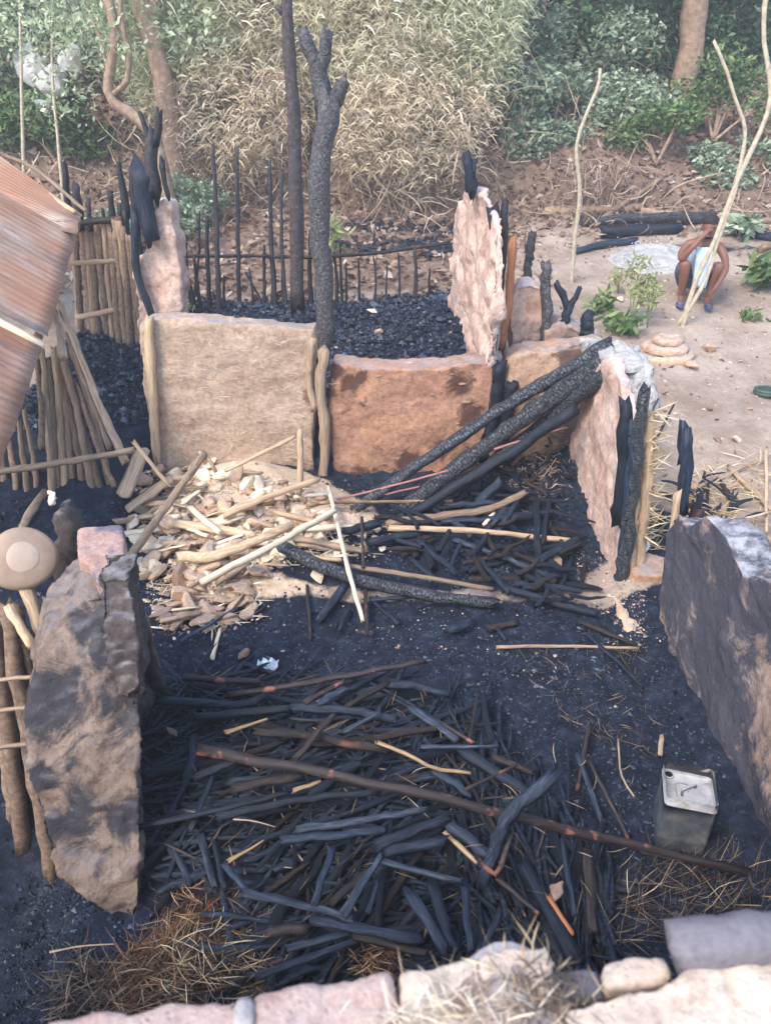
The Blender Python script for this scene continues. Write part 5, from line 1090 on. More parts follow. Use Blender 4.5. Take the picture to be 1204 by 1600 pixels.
blk([(750, 1492), (790, 1478), (850, 1476), (866, 1500), (862, 1600), (752, 1620)], ZT + .01, .12, 'parapet', seed=34, lb='bright cream adobe block under the straw')
blk([(860, 1512), (940, 1508), (944, 1560), (862, 1570)], ZT - .04, .08, 'darkclay', seed=35)
blk([(938, 1508), (980, 1493), (1040, 1488), (1058, 1510), (1052, 1536), (990, 1545), (940, 1545)], ZT - .03, .09, 'parapet', seed=36)
q = rough_slab('plaster_slab', [PZ(x, y, ZT + .02) for x, y in [(880, 1570), (960, 1548), (1060, 1528), (1080, 1510), (1140, 1500), (1210, 1486), (1400, 1470), (1500, 1750), (880, 1750)]], (0, 0, -.1), 'parapet', pt, vox=.011, amp=.008, fr=9, amp2=.003, fr2=50, seed=37,
      carve=lambda c: .012 if abs((c.x - PZ(1120, 1540, ZT).x) - .25 * (c.y - .6) - .03 * noise.noise(Vector((c.y * 14, 0, 0)))) < .004 else 0); q['label'] = 'broad cracked cream plaster slab at the right'
o = stick('clay_coping', [PZ(1052, 1478, ZT + .02), PZ(1110, 1472, ZT + .03), PZ(1250, 1460, ZT + .03), PZ(1400, 1450, ZT + .02)], .036, .04, 'darkclay', 'rounded soot-dark coping piece lying on the wall top at the right', 'coping', sides=18, n=18, rough=.03, wob=.08, jag=.2)
def tuft3(name, c0, sp, n, L, wd, mat, label, upm=.6, dirs=None):
    Pa = np.array([tuple(PZ(random.gauss(c0[0], sp[0]), random.gauss(c0[1], sp[1]), ZT + random.uniform(0, .03))) for _ in range(n)])
    an = RNG.uniform(0, 6.28, n) if dirs is None else RNG.normal(dirs[0], dirs[1], n); LL = RNG.uniform(L * .3, L, n)
    T = Pa + np.stack([np.cos(an) * LL, np.sin(an) * LL, RNG.uniform(-.1, upm, n) * LL], 1)
    T[:, 2] = np.maximum(T[:, 2], ZT - .02)
    o = fast(name, *blades(Pa, T, RNG.uniform(wd * .4, wd, n), 3, RNG.normal(0, .05, (n, 3)) * LL[:, None]), mat); return setp(o, label, 'straw', kind='stuff')
tuft3('straw_clump', (760, 1575), (60, 26), 240, .065, .0026, 'straw_white', 'bleached straw heaped on the near wall top, centre right', .28)
tuft3('straw_clump', (660, 1600), (60, 14), 130, .055, .0026, 'straw_white', 'bleached straw spilling along the very bottom edge', .2)
tuft3('straw_clump', (800, 1520), (35, 24), 40, .06, .0026, 'straw', 'golden straw ends sticking up over the cream block', .5, (1.3, .8))
heap('straw_dust', PZ(800, 1580, ZT).x, PZ(800, 1580, ZT).y, .1, .1, .02, 'rightmud', 'grey dusty soil under the straw on the near wall top', 'soil', base=ZT - .005, amp=.008)
tuft3('straw_clump', (850, 1560), (32, 28), 260, .05, .003, 'straw_dark', 'grey sooty straw at the right side of the straw heap', .5)

# ================================================================ RIGHT YARD
def sapling(name, L, r0, r1, label, prongs=(), m='sapling', cat='sapling'):
    foot = G(*L[0]); Yf = foot.y; t = thing(name, label, cat, foot)
    P_ = [PY(x, y, Yf) for x, y in L]; P_[0].z -= .1
    stick('stem', P_, r0, r1, m, parent=t, n=24, wob=.15, rough=.06, sides=9)
    for LL_, a, b in prongs: stick('branch', [PY(x, y, Yf) for x, y in LL_], a, b, m, parent=t, n=14, wob=.15, rough=.06)
    return t
sapling('bare_sapling', [(893, 442), (897, 380), (905, 300), (900, 230), (915, 180), (934, 135), (937, 108)], .028, .018, 'thin bare crooked sapling rising from the yard left of the crouching person')
sapling('forked_sapling', [(1064, 508), (1086, 440), (1118, 370), (1150, 283), (1177, 225), (1203, 155), (1192, 60), (1194, 0), (1206, -50)], .030, .02, 'tall bare forked sapling in front of the crouching person',
        prongs=[([(1146, 293), (1158, 245), (1163, 200), (1148, 155), (1132, 105), (1114, 64)], .022, .015), ([(1056, 512), (1100, 440), (1122, 372), (1150, 290)], .025, .02)])
def log(L, r0, r1, m, label, z=.06, cat='log', group=None, name='log'):
    P_ = [G(x, y) + Vector((0, 0, z)) for x, y in L]; return stick(name, P_, r0, r1, m, label, cat, group, sides=10, rough=.18, jag=1)
log([(905, 358), (980, 356), (1110, 352)], .07, .09, 'gator', 'upper long charred log lying behind the crouching person', .12, name='burnt_log')
log([(940, 372), (1010, 368), (1060, 366)], .08, .07, 'char', 'middle charred log left of the crouching person', .08, name='burnt_log')
log([(898, 398), (940, 388), (990, 382)], .05, .06, 'char', 'short charred log end nearest the white ash', .05, name='burnt_log')
log([(1110, 362), (1160, 368), (1210, 378)], .07, .06, 'char', 'charred log at the right edge beyond the saplings', .06, name='burnt_log')
log([(850, 338), (900, 336), (1000, 330)], .09, .06, 'bark', 'thick brown unburnt log end at the foot of the bank', .06)
log([(1000, 335), (1080, 345), (1204, 352)], .05, .05, 'bark', 'long grey log along the foot of the bank at right', .05)
t_a, t_b = G(932, 352), G(1030, 290); stick('bare_pole', [t_a + Vector((0, 0, .05)), t_b + Vector((0, 0, .1))], .04, .03, 'tanwood', 'brown pole leaning up the bank above the burnt logs', 'pole')
stick('dry_stick', [G(1030, 325) + Vector((0, 0, .1)), PY(1060, 290, 12.4), PY(1125, 270, 12.6)], .018, .01, 'twig', 'thin arched dry stick on the bank near the saplings', 'stick')
log([(1185, 395), (1215, 385)], .05, .04, 'yellowwood', 'split yellowish log end at the far right edge', .05)
ac = G(1025, 405); heap('ash_heap', ac.x, ac.y, .62, .55, .08, 'ash', 'pale grey-white ash patch on the ground beside the crouching person', 'ash', amp=.03)
nb = 500; Pa = np.array([(ac.x + random.gauss(0, .3), ac.y + random.gauss(0, .3), 0) for _ in range(nb)]); Pa[:, 2] = [gzn(a, b) + .05 for a, b, _ in Pa]
setp(fast('ash_flakes', *bits(Pa, RNG.uniform(.006, .02, nb)), 'ashbits'), 'loose ash flakes over the white patch', 'ash', kind='stuff')

rc = G(1038, 555); rg = thing('clay_mound', 'stepped round clay mound with a hollow top in the yard', 'mound', rc)
for k, (rad, z0, h) in enumerate([(.30, -.03, .08), (.22, .03, .09), (.14, .1, .08)]):
    V = []; Fc = []; n_ = 30; ring_p = [(0, 0), (.02, h * .6), (-.02, h), (-.07, h * .95), (-.09, h * .4)]
    for dr, dz in ring_p:
        for i in range(n_):
            a = 2 * math.pi * i / n_; wob_ = 1 + .1 * noise.noise(Vector((math.cos(a) * 2, math.sin(a) * 2, k + dz * 9)))
            V.append((rc.x - .02 + .03 * k + (rad + dr) * wob_ * math.cos(a), rc.y + .04 * k + (rad + dr) * wob_ * math.sin(a) * .85, rc.z + z0 + dz + .012 * noise.noise(Vector((a * 3, k, dz * 30)))))
    for j in range(len(ring_p) - 1):
        for i in range(n_): i2 = (i + 1) % n_; Fc.append((j * n_ + i, j * n_ + i2, (j + 1) * n_ + i2, (j + 1) * n_ + i))
    if k < 2 or True:
        b0 = (len(ring_p) - 1) * n_; V.append((rc.x, rc.y, rc.z + z0 + h * .45)); Fc += [(b0 + i, b0 + (i + 1) % n_, len(V) - 1) for i in range(n_)]
    mk('clay_tier', V, Fc, 'ringclay', rg)
for (x, y, r, m, lb) in [(1080, 575, 20, 'clay', 'dull tan clod right of the stepped mound'), (1110, 550, 18, 'clay', 'low earth clod beyond the stepped mound'), (968, 470, 10, 'clay_pale', 'pale brick fragment on the bare yard'), (1155, 566, 7, 'clay_pale', 'small white stone on the yard'), (1150, 690, 14, 'clay_pale', 'pale stone at the right behind the near wall'),
                         (1120, 690, 9, 'clay_brown', 'brown stone behind the near wall'), (1108, 640, 8, 'clay_brown', 'small brown stone on the trodden path'), (1140, 765, 16, 'clay', 'tan clod among the dry stalks at right'), (1170, 640, 8, 'clay', 'tan stone near the coiled hose')]:
    chunk(x, y, r, m, lb, lift=.3, name='stone', cat='stone')
V = []; hc = G(1200, 618)
hp = [hc + Vector((math.cos(a * .35) * .13, math.sin(a * .35) * .10, .02 + .004 * a / 3)) for a in range(40)]
stick('hose_coil', hp, .018, .018, 'hose', 'dark green coil lying at the right edge of the yard', 'coil', n=60, wob=0, jag=0)
for (L, wp, z, lb) in [([(1090, 760), (1204, 712)], 5, .05, 'long thin dry stick crossing the ground at the right edge'), ([(1138, 730), (1204, 795)], 9, .04, 'grey board-like stick pointing down to the right edge'), ([(1120, 820), (1204, 800)], 5, .15, 'pale thin stick near the top of the right wall'), ([(1196, 700), (1196, 830)], 5, .1, 'thin stick standing along the right edge')]:
    px_stick(L, wp, 'twig', lb, z=z, cat='stick')
for k in range(22):
    x, y = samp([(1060, 760), (1110, 740), (1160, 780), (1130, 830), (1080, 840)]); an = random.uniform(0, 3.14)
    a = G(x, y, .05); L = random.uniform(.1, .35); quick(a, a + Vector((math.cos(an) * L, math.sin(an) * L, random.uniform(0, .1))), random.uniform(.01, .025), random.choice(['char', 'charash', 'charbrown']), '%s charred stick on the burnt patch behind the near right wall', 'sticks behind the near right wall', 'branch', 'burnt_branch')
for k in range(40):
    x, y = samp([(760, 640), (880, 660), (895, 760), (880, 790), (800, 760), (720, 770)])
    a = G(x, y, .1); an = random.uniform(0, 3.14); L = random.uniform(.1, .4); quick(a, a + Vector((math.cos(an) * L, math.sin(an) * L, random.uniform(-.05, .1))), random.uniform(.01, .02), random.choice(['char', 'charbrown']), '%s burnt branch in the dark corner below the leaning beams', 'branches in the corner under the beams', 'branch', 'burnt_branch')
Pa = np.array([tuple(G(random.gauss(835, 30), random.gauss(720, 40), .02)) for _ in range(700)]); an = RNG.uniform(0, 6.28, 700); LL = RNG.uniform(.02, .09, 700)
setp(fast('burnt_thatch', *blades(Pa, Pa + np.stack([np.cos(an) * LL, np.sin(an) * LL, RNG.uniform(0, .05, 700)], 1), RNG.uniform(.003, .007, 700)), 'vine'), 'grey-brown burnt thatch clot in the corner under the beams', 'thatch', kind='stuff')

# yard plants
def plant(name, px, py, h, nst, nl, ls, mat, label, spread=.2, cat='plant'):
    p = G(px, py); t = thing(name, label, cat, p); allp = []
    for s in range(nst):
        an = random.uniform(0, 6.28); sp = random.uniform(.2, 1) * spread; top = p + Vector((math.cos(an) * sp, math.sin(an) * sp, h * random.uniform(.65, 1)))
        stick('stem', [p, (p + top) / 2 + Vector((random.uniform(-.03, .03), 0, .03)), top], .006, .004, 'greenstem', parent=t, sides=5, n=6)
        for _ in range(nl): 
            f = random.uniform(.45, 1.05); q = p.lerp(top, f); allp.append((q.x + random.gauss(0, .05), q.y + random.gauss(0, .05), q.z + random.gauss(0, .03)))
    A = np.array(allp); B = A + np.stack([RNG.normal(0, .6, len(A)), RNG.normal(0, .6, len(A)), RNG.normal(-.1, .5, len(A))], 1) * ls
    f = fast('foliage', *blades(A, B, np.full(len(A), ls * .34), 3, RNG.normal(0, .05, (len(A), 3)) * ls), mat, t); f['kind'] = 'stuff'; return t
M['leaf_young'] = blade('yellow_green_leaf', [(0, (.22, .26, .09)), (.5, (.38, .42, .18)), (1, (.55, .55, .3))], .5, trans=.3)
plant('young_plant', 985, 500, .75, 6, 22, .09, 'leaf_young', 'tall leggy yellow-green young plant in front of the ash patch', .2)
plant('young_plant', 1010, 512, .62, 4, 22, .08, 'leaf_young', 'second leggy yellow-green plant just right of the tallest one', .15)
plant('young_plant', 965, 460, .4, 4, 18, .07, 'leaf_young', 'small yellow-green plant beyond the leggy ones', .15)
plant('grassy_plant', 975, 522, .22, 10, 14, .12, 'leaf_green', 'low green grassy plant at the foot of the leggy ones', .22)
plant('grassy_plant', 935, 490, .2, 7, 12, .11, 'leaf_green', 'small green tuft left of the leggy plants', .15)
plant('leafy_plant', 1195, 450, .35, 9, 24, .17, 'leaf_green', 'green strap-leaved plant at the right edge beside the path', .3)
plant('leafy_plant', 1150, 372, .3, 8, 20, .18, 'leaf_grey', 'green plant beyond the saplings at the foot of the bank', .3)
plant('leafy_plant', 1168, 500, .08, 5, 12, .09, 'leaf_green', 'tiny green sprout on the bare path at right', .1)
plant('grassy_plant', 520, 405, .6, 4, 12, .14, 'leaf_young', 'light green grass tuft beside the forked burnt post', .06)
plant('leafy_plant', 290, 490, .12, 4, 10, .08, 'leaf_young', 'small yellow-green sprout right of the brown pillar', .06)
chunk(310, 358, 6, 'clay', 'red scrap on the ground beyond the back fence', name='cloth_scrap', cat='scrap').data = None if False else random.choice(cm['clay'])

# ================================================================ PERSON
def skin_body(name, nodes, edges, root, mat, parent, sub=2):
    me = bpy.data.meshes.new(name); me.from_pydata([n[0] for n in nodes], edges, []); o = bpy.data.objects.new(name, me); COL.objects.link(o)
    md = o.modifiers.new('s', 'SKIN'); md.use_smooth_shade = True
    for v, n in zip(me.skin_vertices[0].data, nodes):
        r_ = n[1]; v.radius = (r_, r_) if isinstance(r_, float) else r_; v.use_root = False
    me.skin_vertices[0].data[root].use_root = True
    sb = o.modifiers.new('u', 'SUBSURF'); sb.levels = sub; sb.render_levels = sub
    dg = bpy.context.evaluated_depsgraph_get(); m2 = bpy.data.meshes.new_from_object(o.evaluated_get(dg))
    m2.materials.clear(); m2.materials.append(M[mat]); m2.polygons.foreach_set('use_smooth', [True] * len(m2.polygons))
    bpy.data.objects.remove(o); m2.name = name
    q = bpy.data.objects.new(name, m2); COL.objects.link(q); q.parent = parent; return q
pg = G(1080, 472); pr = thing('person', 'person crouching on bare ground in pale blue shirt and dark patterned shorts, hand to mouth', 'person', pg)
pr.rotation_euler = (0, 0, R(-12)); pr.scale = (1.1, 1.1, 1.1)
N = [((0, .14, .20), .115), ((0, .11, .34), .105), ((0, .03, .50), (.125)), ((.01, -.03, .60), .10), ((.015, -.07, .67), .05), ((.02, -.10, .72), .05), ((.02, -.11, .79), (.078)), ((.02, -.10, .86), .066),   # 0-7
     ((-.10, .13, .20), .09), ((-.17, -.08, .36), .072), ((-.17, -.22, .45), .055), ((-.15, -.15, .25), .05), ((-.14, -.10, .07), .034), ((-.145, -.17, .035), .033), ((-.15, -.27, .022), .026),   # 8-14 left leg
     ((.10, .13, .20), .09), ((.17, -.08, .36), .072), ((.18, -.22, .44), .055), ((.15, -.16, .25), .05), ((.13, -.12, .07), .034), ((.135, -.19, .035), .033), ((.14, -.29, .022), .026),     # 15-21 right
     ((-.15, .0, .60), .055), ((-.21, -.08, .52), .042), ((-.22, -.20, .47), .036), ((-.14, -.24, .60), .030), ((-.055, -.215, .715), .022), ((-.03, -.205, .745), .026),          # 22-27 left arm to mouth
     ((.17, .0, .59), .055), ((.23, -.08, .49), .042), ((.24, -.20, .40), .036), ((.19, -.29, .30), .029), ((.14, -.33, .21), .022), ((.125, -.335, .17), .027)]      # 28-33 right arm hanging
E = [(0, 1), (1, 2), (2, 3), (3, 4), (4, 5), (5, 6), (6, 7), (0, 8), (8, 9), (9, 10), (10, 11), (11, 12), (12, 13), (13, 14), (0, 15), (15, 16), (16, 17), (17, 18), (18, 19), (19, 20), (20, 21),
     (3, 22), (22, 23), (23, 24), (24, 25), (25, 26), (26, 27), (3, 28), (28, 29), (29, 30), (30, 31), (31, 32), (32, 33)]
nb0 = len(N)
def fingers(base, d, side, nrm):
    """five finger chains as extra skin nodes rooted in the palm"""
    d = Vector(d).normalized(); side = Vector(side).normalized(); nrm = Vector(nrm); b = Vector(N[base][0])
    for k, (sx, ln) in enumerate([(-.018, .038), (-.006, .045), (.006, .043), (.018, .034), (.026, .026)]):
        th = k == 4; dd = d if not th else (d * .4 + side * .9).normalized()
        p1 = b + side * sx + d * (.018 if not th else -.004); p2 = p1 + dd * ln * .6; p3 = p2 + dd * ln * .5 + nrm * .012
        i = len(N); N.extend([(tuple(p1), .009), (tuple(p2), .0085), (tuple(p3), .007)]); E.extend([(base, i), (i, i + 1), (i + 1, i + 2)])
fingers(27, (.35, -.05, .6), (.3, -.2, -.3), (.0, .3, .2)); fingers(33, (-.05, -.1, -1), (-1, .1, 0), (0, .4, 0))
body = skin_body('body', N, E, 0, 'skin', pr)
def ell(name, c, s, mat, par, seg=14, cut=None):
    bm = bmesh.new(); bmesh.ops.create_uvsphere(bm, u_segments=seg, v_segments=seg // 2 + 2, radius=1)
    if cut is not None: bmesh.ops.delete(bm, geom=[v for v in bm.verts if cut(v.co)], context='VERTS')
    me = bpy.data.meshes.new(name); bm.to_mesh(me); bm.free(); me.materials.append(M[mat]); me.polygons.foreach_set('use_smooth', [True] * len(me.polygons))
    o = bpy.data.objects.new(name, me); COL.objects.link(o); o.location = c; o.scale = s; o.parent = par; return o
ell('hair', (.02, -.088, .845), (.083, .09, .075), 'hair', pr, 18, lambda c: c.z < -.15 and c.y < .2 or c.z < -.75)
for sx in (-1, 1):
    ell('ear', (.02 + sx * .078, -.10, .79), (.012, .02, .03), 'skin', pr); ell('eye', (.02 + sx * .03, -.182, .80), (.012, .007, .008), 'eye', pr)
ell('nose', (.02, -.192, .775), (.015, .018, .022), 'skin', pr); ell('mouth', (.02, -.183, .742), (.026, .01, .009), 'lip', pr)
SH = [((0, .12, .30), .125), ((0, .04, .48), .145), ((.01, -.02, .59), .118), ((.015, -.05, .645), .062), ((-.12, .0, .61), .055), ((.13, .0, .60), .055)]
skin_body('shirt', SH, [(0, 1), (1, 2), (2, 3), (2, 4), (2, 5)], 1, 'shirt', pr)
SG = [((0, .14, .19), .13), ((-.10, .12, .21), .105), ((-.16, -.05, .34), .09), ((-.172, -.19, .435), .085), ((.10, .12, .21), .105), ((.16, -.05, .34), .09), ((.18, -.19, .425), .085), ((0, .13, .30), .125)]
skin_body('shorts', SG, [(0, 1), (1, 2), (2, 3), (0, 4), (4, 5), (5, 6), (0, 7)], 0, 'shorts', pr)
# loose shirt front hanging between the knees
V = []; Fc = []
for j in range(13):
    for i in range(9):
        x = -.09 + .18 * i / 8; t = j / 12; V.append((x * (1 - .25 * t) + .01, -.15 - .06 * math.sin(t * 2.4) + .015 * math.sin(i * 1.9 + t * 3), .60 - .40 * t))
for j in range(12):
    for i in range(8): Fc.append((j * 9 + i, j * 9 + i + 1, (j + 1) * 9 + i + 1, (j + 1) * 9 + i))
me = meshdata('shirt_front', V, Fc, 'shirt'); o = bpy.data.objects.new('shirt_front', me); COL.objects.link(o); o.parent = pr
sm = o.modifiers.new('t', 'SOLIDIFY'); sm.thickness = .008
for sx, y0 in ((-.148, -.19), (.138, -.21)): ell('sandal', (sx, y0, .008), (.045, .115, .014), 'sandal', pr); ell('sandal_strap', (sx, y0 - .03, .035), (.042, .02, .022), 'sandal', pr)

# ================================================================ VEGETATION
def ell_pts(n, c, s, shell=.55):
    d = RNG.normal(size=(n, 3)); d /= np.linalg.norm(d, axis=1, keepdims=True); r = RNG.uniform(shell, 1, n) ** .7
    return np.array(c) + d * r[:, None] * np.array(s)
def bamboo(cx, cy, w_, h, n, mat, label, low=.25, nculm=9):
    base = Vector((cx, cy, gzn(cx, cy))); t = thing('bamboo_clump', label, 'bamboo', base, None)
    for k in range(nculm):
        an = random.uniform(0, 6.28); r0 = random.uniform(0, .35); b = base + Vector((math.cos(an) * r0, math.sin(an) * r0 * .6, -.1)); o_ = random.uniform(.3, 1) * w_
        top = base + Vector((math.cos(an) * o_, math.sin(an) * o_ * .6 - .2, h * random.uniform(.7, 1)))
        stick('culm', [b, b.lerp(top, .5) + Vector((-math.cos(an) * .15, 0, .5)), top], .03, .012, 'sapling', parent=t, sides=6, n=12, wob=.3)
    # drooping sprays
    n = int(n * 1.35); ns = n // 9; C = ell_pts(ns, (cx, cy - .15, base.z + h * .56), (w_, w_ * .75, h * .52), .45)
    C = C[C[:, 2] > base.z + low]
    ns = len(C); C = np.repeat(C, 9, 0) + RNG.normal(0, .10, (ns * 9, 3))
    m_ = len(C); an = RNG.uniform(0, 6.28, m_); L = RNG.uniform(.09, .24, m_)
    T = C + np.stack([np.cos(an) * L * .8, np.sin(an) * L * .8 - .04, -L * RNG.uniform(-.2, .9, m_)], 1)
    dr = np.stack([np.zeros(m_), np.zeros(m_), L * .12], 1)
    f = fast('foliage', *blades(C, T, RNG.uniform(.010, .024, m_), 2, dr), mat, t); f['kind'] = 'stuff'
    # tangle of thin twigs below
    nt_ = 420; B = np.stack([RNG.normal(cx, w_ * .55, nt_), RNG.uniform(cy - w_ * .7, cy + .2, nt_), np.zeros(nt_)], 1); B[:, 2] = base.z + RNG.uniform(-.1, h * .35, nt_)
    T = B + np.stack([RNG.normal(0, .3, nt_), RNG.normal(0, .2, nt_), RNG.normal(-.1, .4, nt_)], 1)
    f = fast('twigs', *blades(B, T, RNG.uniform(.005, .013, nt_), 4, RNG.normal(0, .08, (nt_, 3))), 'vine', t); f['kind'] = 'stuff'
bamboo(-3.1, 13.4, 1.25, 4.2, 15000, 'bamboo_green', 'leftmost dry bamboo clump, greenish straw leaves, beside the leaning tree', 0.5)
bamboo(-1.7, 13.6, 1.45, 4.9, 21000, 'bamboo_dry', 'dry straw-coloured bamboo clump behind the tall burnt pole', 0.45)
bamboo(-.1, 13.3, 1.55, 5.0, 24000, 'bamboo_dry', 'dense dry bamboo clump in the centre behind the forked burnt post', 0.4)
bamboo(1.05, 13.5, 1.15, 4.4, 18000, 'bamboo_green', 'rightmost pale bamboo clump next to the leafy bank', 0.55)
bamboo(-.9, 14.8, 2.4, 6.2, 22000, 'bamboo_green', 'tall bamboo clump further back above the others', 1.2)
bamboo(.3, 12.9, 1.3, 1.7, 5000, 'bamboo_tan', 'low brown dead bamboo growth at the foot of the centre clump', 0.1, 3)
bamboo(-2.3, 13.0, 1.2, 1.7, 4500, 'bamboo_tan', 'low brown dead bamboo growth at the foot of the left clump', 0.1, 3)

def shrub(cx, cy, s, n, ls, mat, label, z=None, stems=5, cat='shrub', name='leafy_shrub', lobes=7):
    z0 = gzn(cx, cy) if z is None else z; base = Vector((cx, cy, z0)); t = thing(name, label, cat, base)
    cs = []
    for k in range(lobes):
        c_ = base + Vector((random.uniform(-.75, .75) * s[0], random.uniform(-.6, .6) * s[1], s[2] * random.uniform(.35, 1.5)))
        cs.append(ell_pts(n // lobes, c_, (s[0] * .5, s[1] * .5, s[2] * .42), .2))
        if k < stems: stick('stem', [base, base.lerp(c_, .5) + Vector((.05, 0, .1)), c_], .03, .01, 'bark', parent=t, sides=6, n=8)
    C = np.concatenate(cs); f = fast('foliage', *leaves(C, RNG.uniform(ls * .6, ls * 1.3, len(C)), .5, .6), mat, t); f['kind'] = 'stuff'; return t
def atY(px, py, Y): return PY(px, py, Y)
shrub(2.6, 15.6, (1.2, .9, 1.3), 6500, .13, 'leaf_dark', 'dark green shrub on the bank just right of the bamboo')
shrub(4.2, 15.4, (1.3, .9, 1.3), 6500, .13, 'leaf_dark', 'dark green shrub on the bank between the two dark trunks', z=3.0)
shrub(6.0, 15.8, (1.6, .9, 1.6), 7500, .13, 'leaf_dark', 'dark green shrub on the bank behind the forked sapling', z=2.6)
shrub(3.4, 17.4, (2.2, 1, 1.7), 8000, .15, 'leaf_grey', 'grey-green thicket higher on the bank at the right', z=4.0)
shrub(6.6, 17.8, (2.2, 1, 1.8), 8000, .15, 'leaf_dark', 'deep green thicket at the top right corner', z=4.0)
shrub(9.6, 17.0, (2.4, 1, 2.2), 5000, .16, 'leaf_dark', 'dark thicket outside the right corner of the bank', z=3.0)
for (x, y, Y_, s_, m_, n_, lb) in [(850, 170, 13.6, (.9, .5, .75), 'leaf_grey', 3800, 'grey-green bush just right of the bamboo edge'), (950, 175, 13.8, (1.1, .5, .75), 'leaf_grey', 4200, 'grey-green bush high on the bank above the thin sapling'), (900, 90, 14.6, (1.3, .6, .9), 'leaf_grey', 4200, 'grey-green bush under the dark trunk at the top'), (1160, 250, 13.3, (.8, .5, .6), 'leaf_grey', 2600, 'grey-green bush low on the bank at the right edge'), (1000, 70, 15.2, (1.2, .6, .9), 'leaf_dark', 4200, 'dark bush at the top between the trunks')]:
    sp = atY(x, y, Y_); shrub(sp.x, Y_, s_, n_, .11, m_, lb, z=sp.z - s_[2])
sp = atY(1035, 190, 13.2); shrub(sp.x, 13.2, (.75, .5, .55), 1200, .10, 'leaf_green', 'bright green leafy bush in front of the dark trunk', z=sp.z - .6)
sp = atY(1130, 130, 13.4); shrub(sp.x, 13.4, (.9, .5, .8), 1500, .10, 'leaf_green', 'light green leafy bush between the sapling stems', z=sp.z - .8)
# dark trunks on the right
def tree(name, L, r0, r1, Y, label, m='bark', prongs=(), fol=None):
    P_ = [PY(x, y, Y) for x, y in L]; t = thing(name, label, 'tree', P_[0]); P_[0].z -= .2
    stick('trunk', P_, r0, r1, m, parent=t, n=20, sides=12, rough=.12, wob=.15)
    for LL_, a, b in prongs: stick('limb', [PY(x, y, Y) for x, y in LL_], a, b, m, parent=t, n=14, rough=.1, wob=.2)
    if fol:
        C = np.concatenate([ell_pts(int(n_), tuple(PY(x, y, Y)), s_, .2) for x, y, s_, n_ in fol[0]]); f = fast('crown', *leaves(C, RNG.uniform(fol[1] * .6, fol[1] * 1.3, len(C)), .5), fol[2], t); f['kind'] = 'stuff'
    return t
tree('dark_trunk_tree', [(1060, 215), (1070, 120), (1085, 40), (1092, -80), (1100, -260)], .22, .16, 14.4, 'tree with reddish-brown trunk on the bank behind the forked sapling', fol=([(1040, -180, (1.6, 1, .9), 2500), (1180, -150, (1.5, 1, .9), 2500)], .14, 'leaf_dark'))
tree('dark_trunk_tree', [(865, 30), (872, -60), (880, -260)], .25, .2, 16.5, 'dark trunk at the top edge right of the bamboo', fol=([(880, -180, (2, 1, .9), 2500)], .14, 'leaf_dark'))
tree('leaning_tree', [(285, 330), (272, 250), (262, 170), (250, 100), (228, 30), (195, -60), (170, -200)], .16, .13, 12.4, 'leaning tan-barked tree left of the bamboo', prongs=[([(262, 190), (250, 100), (236, 40), (250, -40)], .09, .06)],
     fol=([(215, 20, (.8, .5, .6), 420), (300, 60, (.5, .4, .5), 200), (120, 20, (.9, .5, .5), 380), (150, -120, (1.8, 1, .8), 2200)], .11, 'leaf_pale'))
tree('crooked_tree', [(268, 330), (250, 240), (230, 200), (200, 175), (172, 152), (170, 120), (180, 60), (170, 0), (150, -60)], .085, .05, 11.6, 'crooked bare-stemmed small tree with an elbow, above the left fence', prongs=[([(172, 150), (196, 130), (203, 90), (192, 40), (185, -30)], .04, .03), ([(170, 120), (160, 70), (140, 20)], .02, .012)],
     fol=([(170, 60, (.5, .4, .4), 160), (100, 150, (.5, .4, .4), 160), (60, 60, (.7, .4, .5), 260)], .09, 'leaf_pale'))
sapling('bare_sapling', [(99, 330), (92, 230), (82, 110), (84, -40)], .03, .015, 'thin pale grey sapling above the rusty roof')
sapling('bare_sapling', [(38, 330), (36, 220), (33, 90), (30, -40)], .03, .018, 'brownish thin sapling near the left edge above the roof')
shrub(-5.1, 13.2, (1.1, .7, .9), 4200, .12, 'leaf_green', 'green shrub behind the crooked tree at the upper left')
shrub(-6.6, 13.6, (1.2, .7, 1.1), 4500, .12, 'leaf_pale', 'pale green shrub at the left edge above the roof')
shrub(-4.3, 14.6, (1.3, .7, 1.3), 4500, .12, 'leaf_grey', 'grey-green shrub on the bank left of the bamboo')
shrub(-6.4, 15.8, (1.9, .8, 1.6), 6000, .13, 'leaf_pale', 'pale green thicket at the top left', z=2.4)
shrub(-4.2, 16.8, (1.8, .8, 1.8), 5000, .13, 'leaf_green', 'green thicket high on the bank behind the leaning tree', z=3.2)
shrub(-9.5, 15.0, (2.0, .9, 2.0), 4000, .14, 'leaf_green', 'green thicket outside the left corner of the bank')
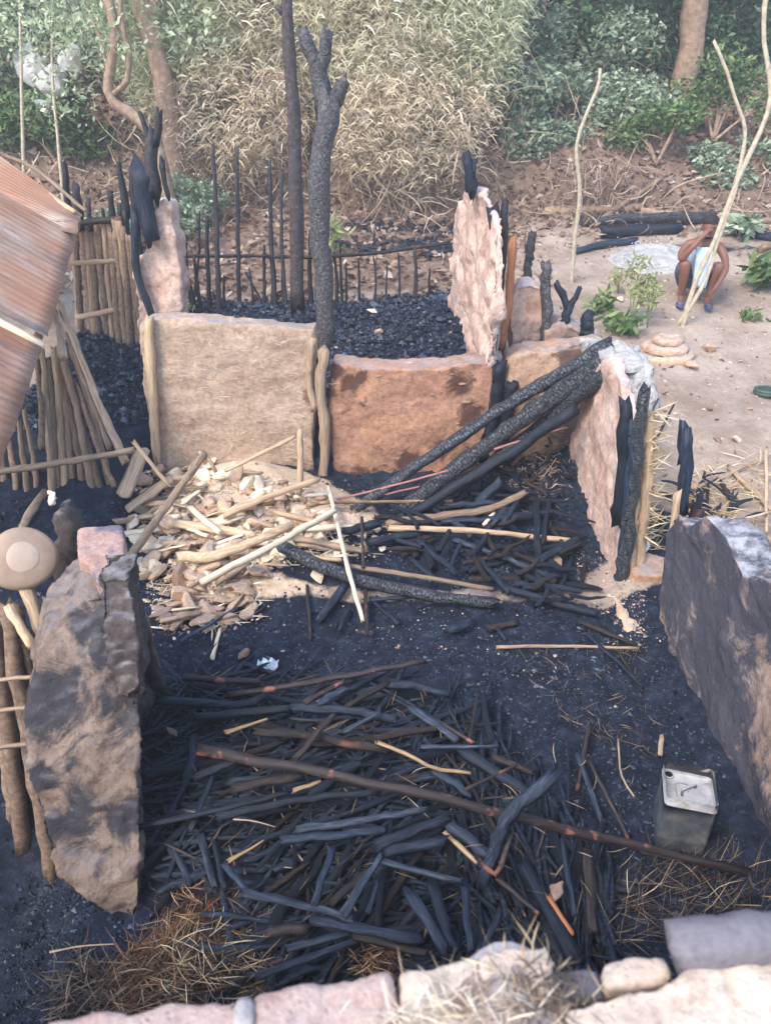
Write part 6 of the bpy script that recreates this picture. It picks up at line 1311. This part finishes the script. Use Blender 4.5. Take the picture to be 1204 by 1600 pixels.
sp = atY(215, 320, 11.4); shrub(sp.x, 11.0, (1.2, .4, .4), 2200, .08, 'leaf_grey', 'low grey-green undergrowth behind the charred stakes at left')
shrub(-2.9, 12.0, (.7, .4, .45), 1500, .08, 'leaf_grey', 'grey-green undergrowth between the stakes and the bamboo')
rk = chunk_mesh('pale_boulder', 'palerock', 5, .7, 22)
for (x, y, r, Y, lb) in [(80, 125, .5, 13.1, 'large pale boulder among the shrubs at the upper left'), (112, 92, .42, 13.2, 'pale boulder uphill of the large one'), (48, 105, .45, 13.3, 'pale boulder at the left edge uphill'), (72, 168, .3, 12.9, 'small pale boulder below the large one')]:
    o = bpy.data.objects.new('pale_boulder', rk); COL.objects.link(o); p = PY(x, y, Y); o.location = p; o.scale = (r, r * .8, r * .8); o.rotation_euler = (random.random(), random.random(), random.random() * 6); setp(o, lb, 'boulder')
# brush, vines and roots on the bank
nt_ = 3200; B = np.stack([RNG.uniform(-8, 8, nt_), RNG.uniform(11.6, 16, nt_), np.zeros(nt_)], 1); B[:, 2] = [gzn(a, b) + random.uniform(0, .5) for a, b, _ in B]
T = B + np.stack([RNG.normal(0, .3, nt_), RNG.normal(0, .15, nt_), RNG.normal(-.1, .25, nt_)], 1)
setp(fast('dry_brush', *blades(B, T, RNG.uniform(.006, .02, nt_), 4, RNG.normal(0, .09, (nt_, 3))), 'vine'), 'tangle of dead vines and brush over the bank', 'brush', kind='stuff')
nt_ = 700; B = np.stack([RNG.normal(1.15, .25, nt_) * 0 + RNG.normal(3.2, .35, nt_), RNG.normal(12.6, .2, nt_), np.zeros(nt_)], 1); B[:, 2] = [gzn(a, b) + random.uniform(.1, .7) for a, b, _ in B]
T = B + np.stack([RNG.normal(0, .12, nt_), RNG.normal(-.05, .1, nt_), RNG.uniform(-.4, .1, nt_)], 1)
setp(fast('dead_fronds', *blades(B, T, RNG.uniform(.006, .015, nt_), 3, RNG.normal(0, .04, (nt_, 3))), 'litter'), 'hanging dead grey fronds on the bank behind the thin sapling', 'fronds', kind='stuff')
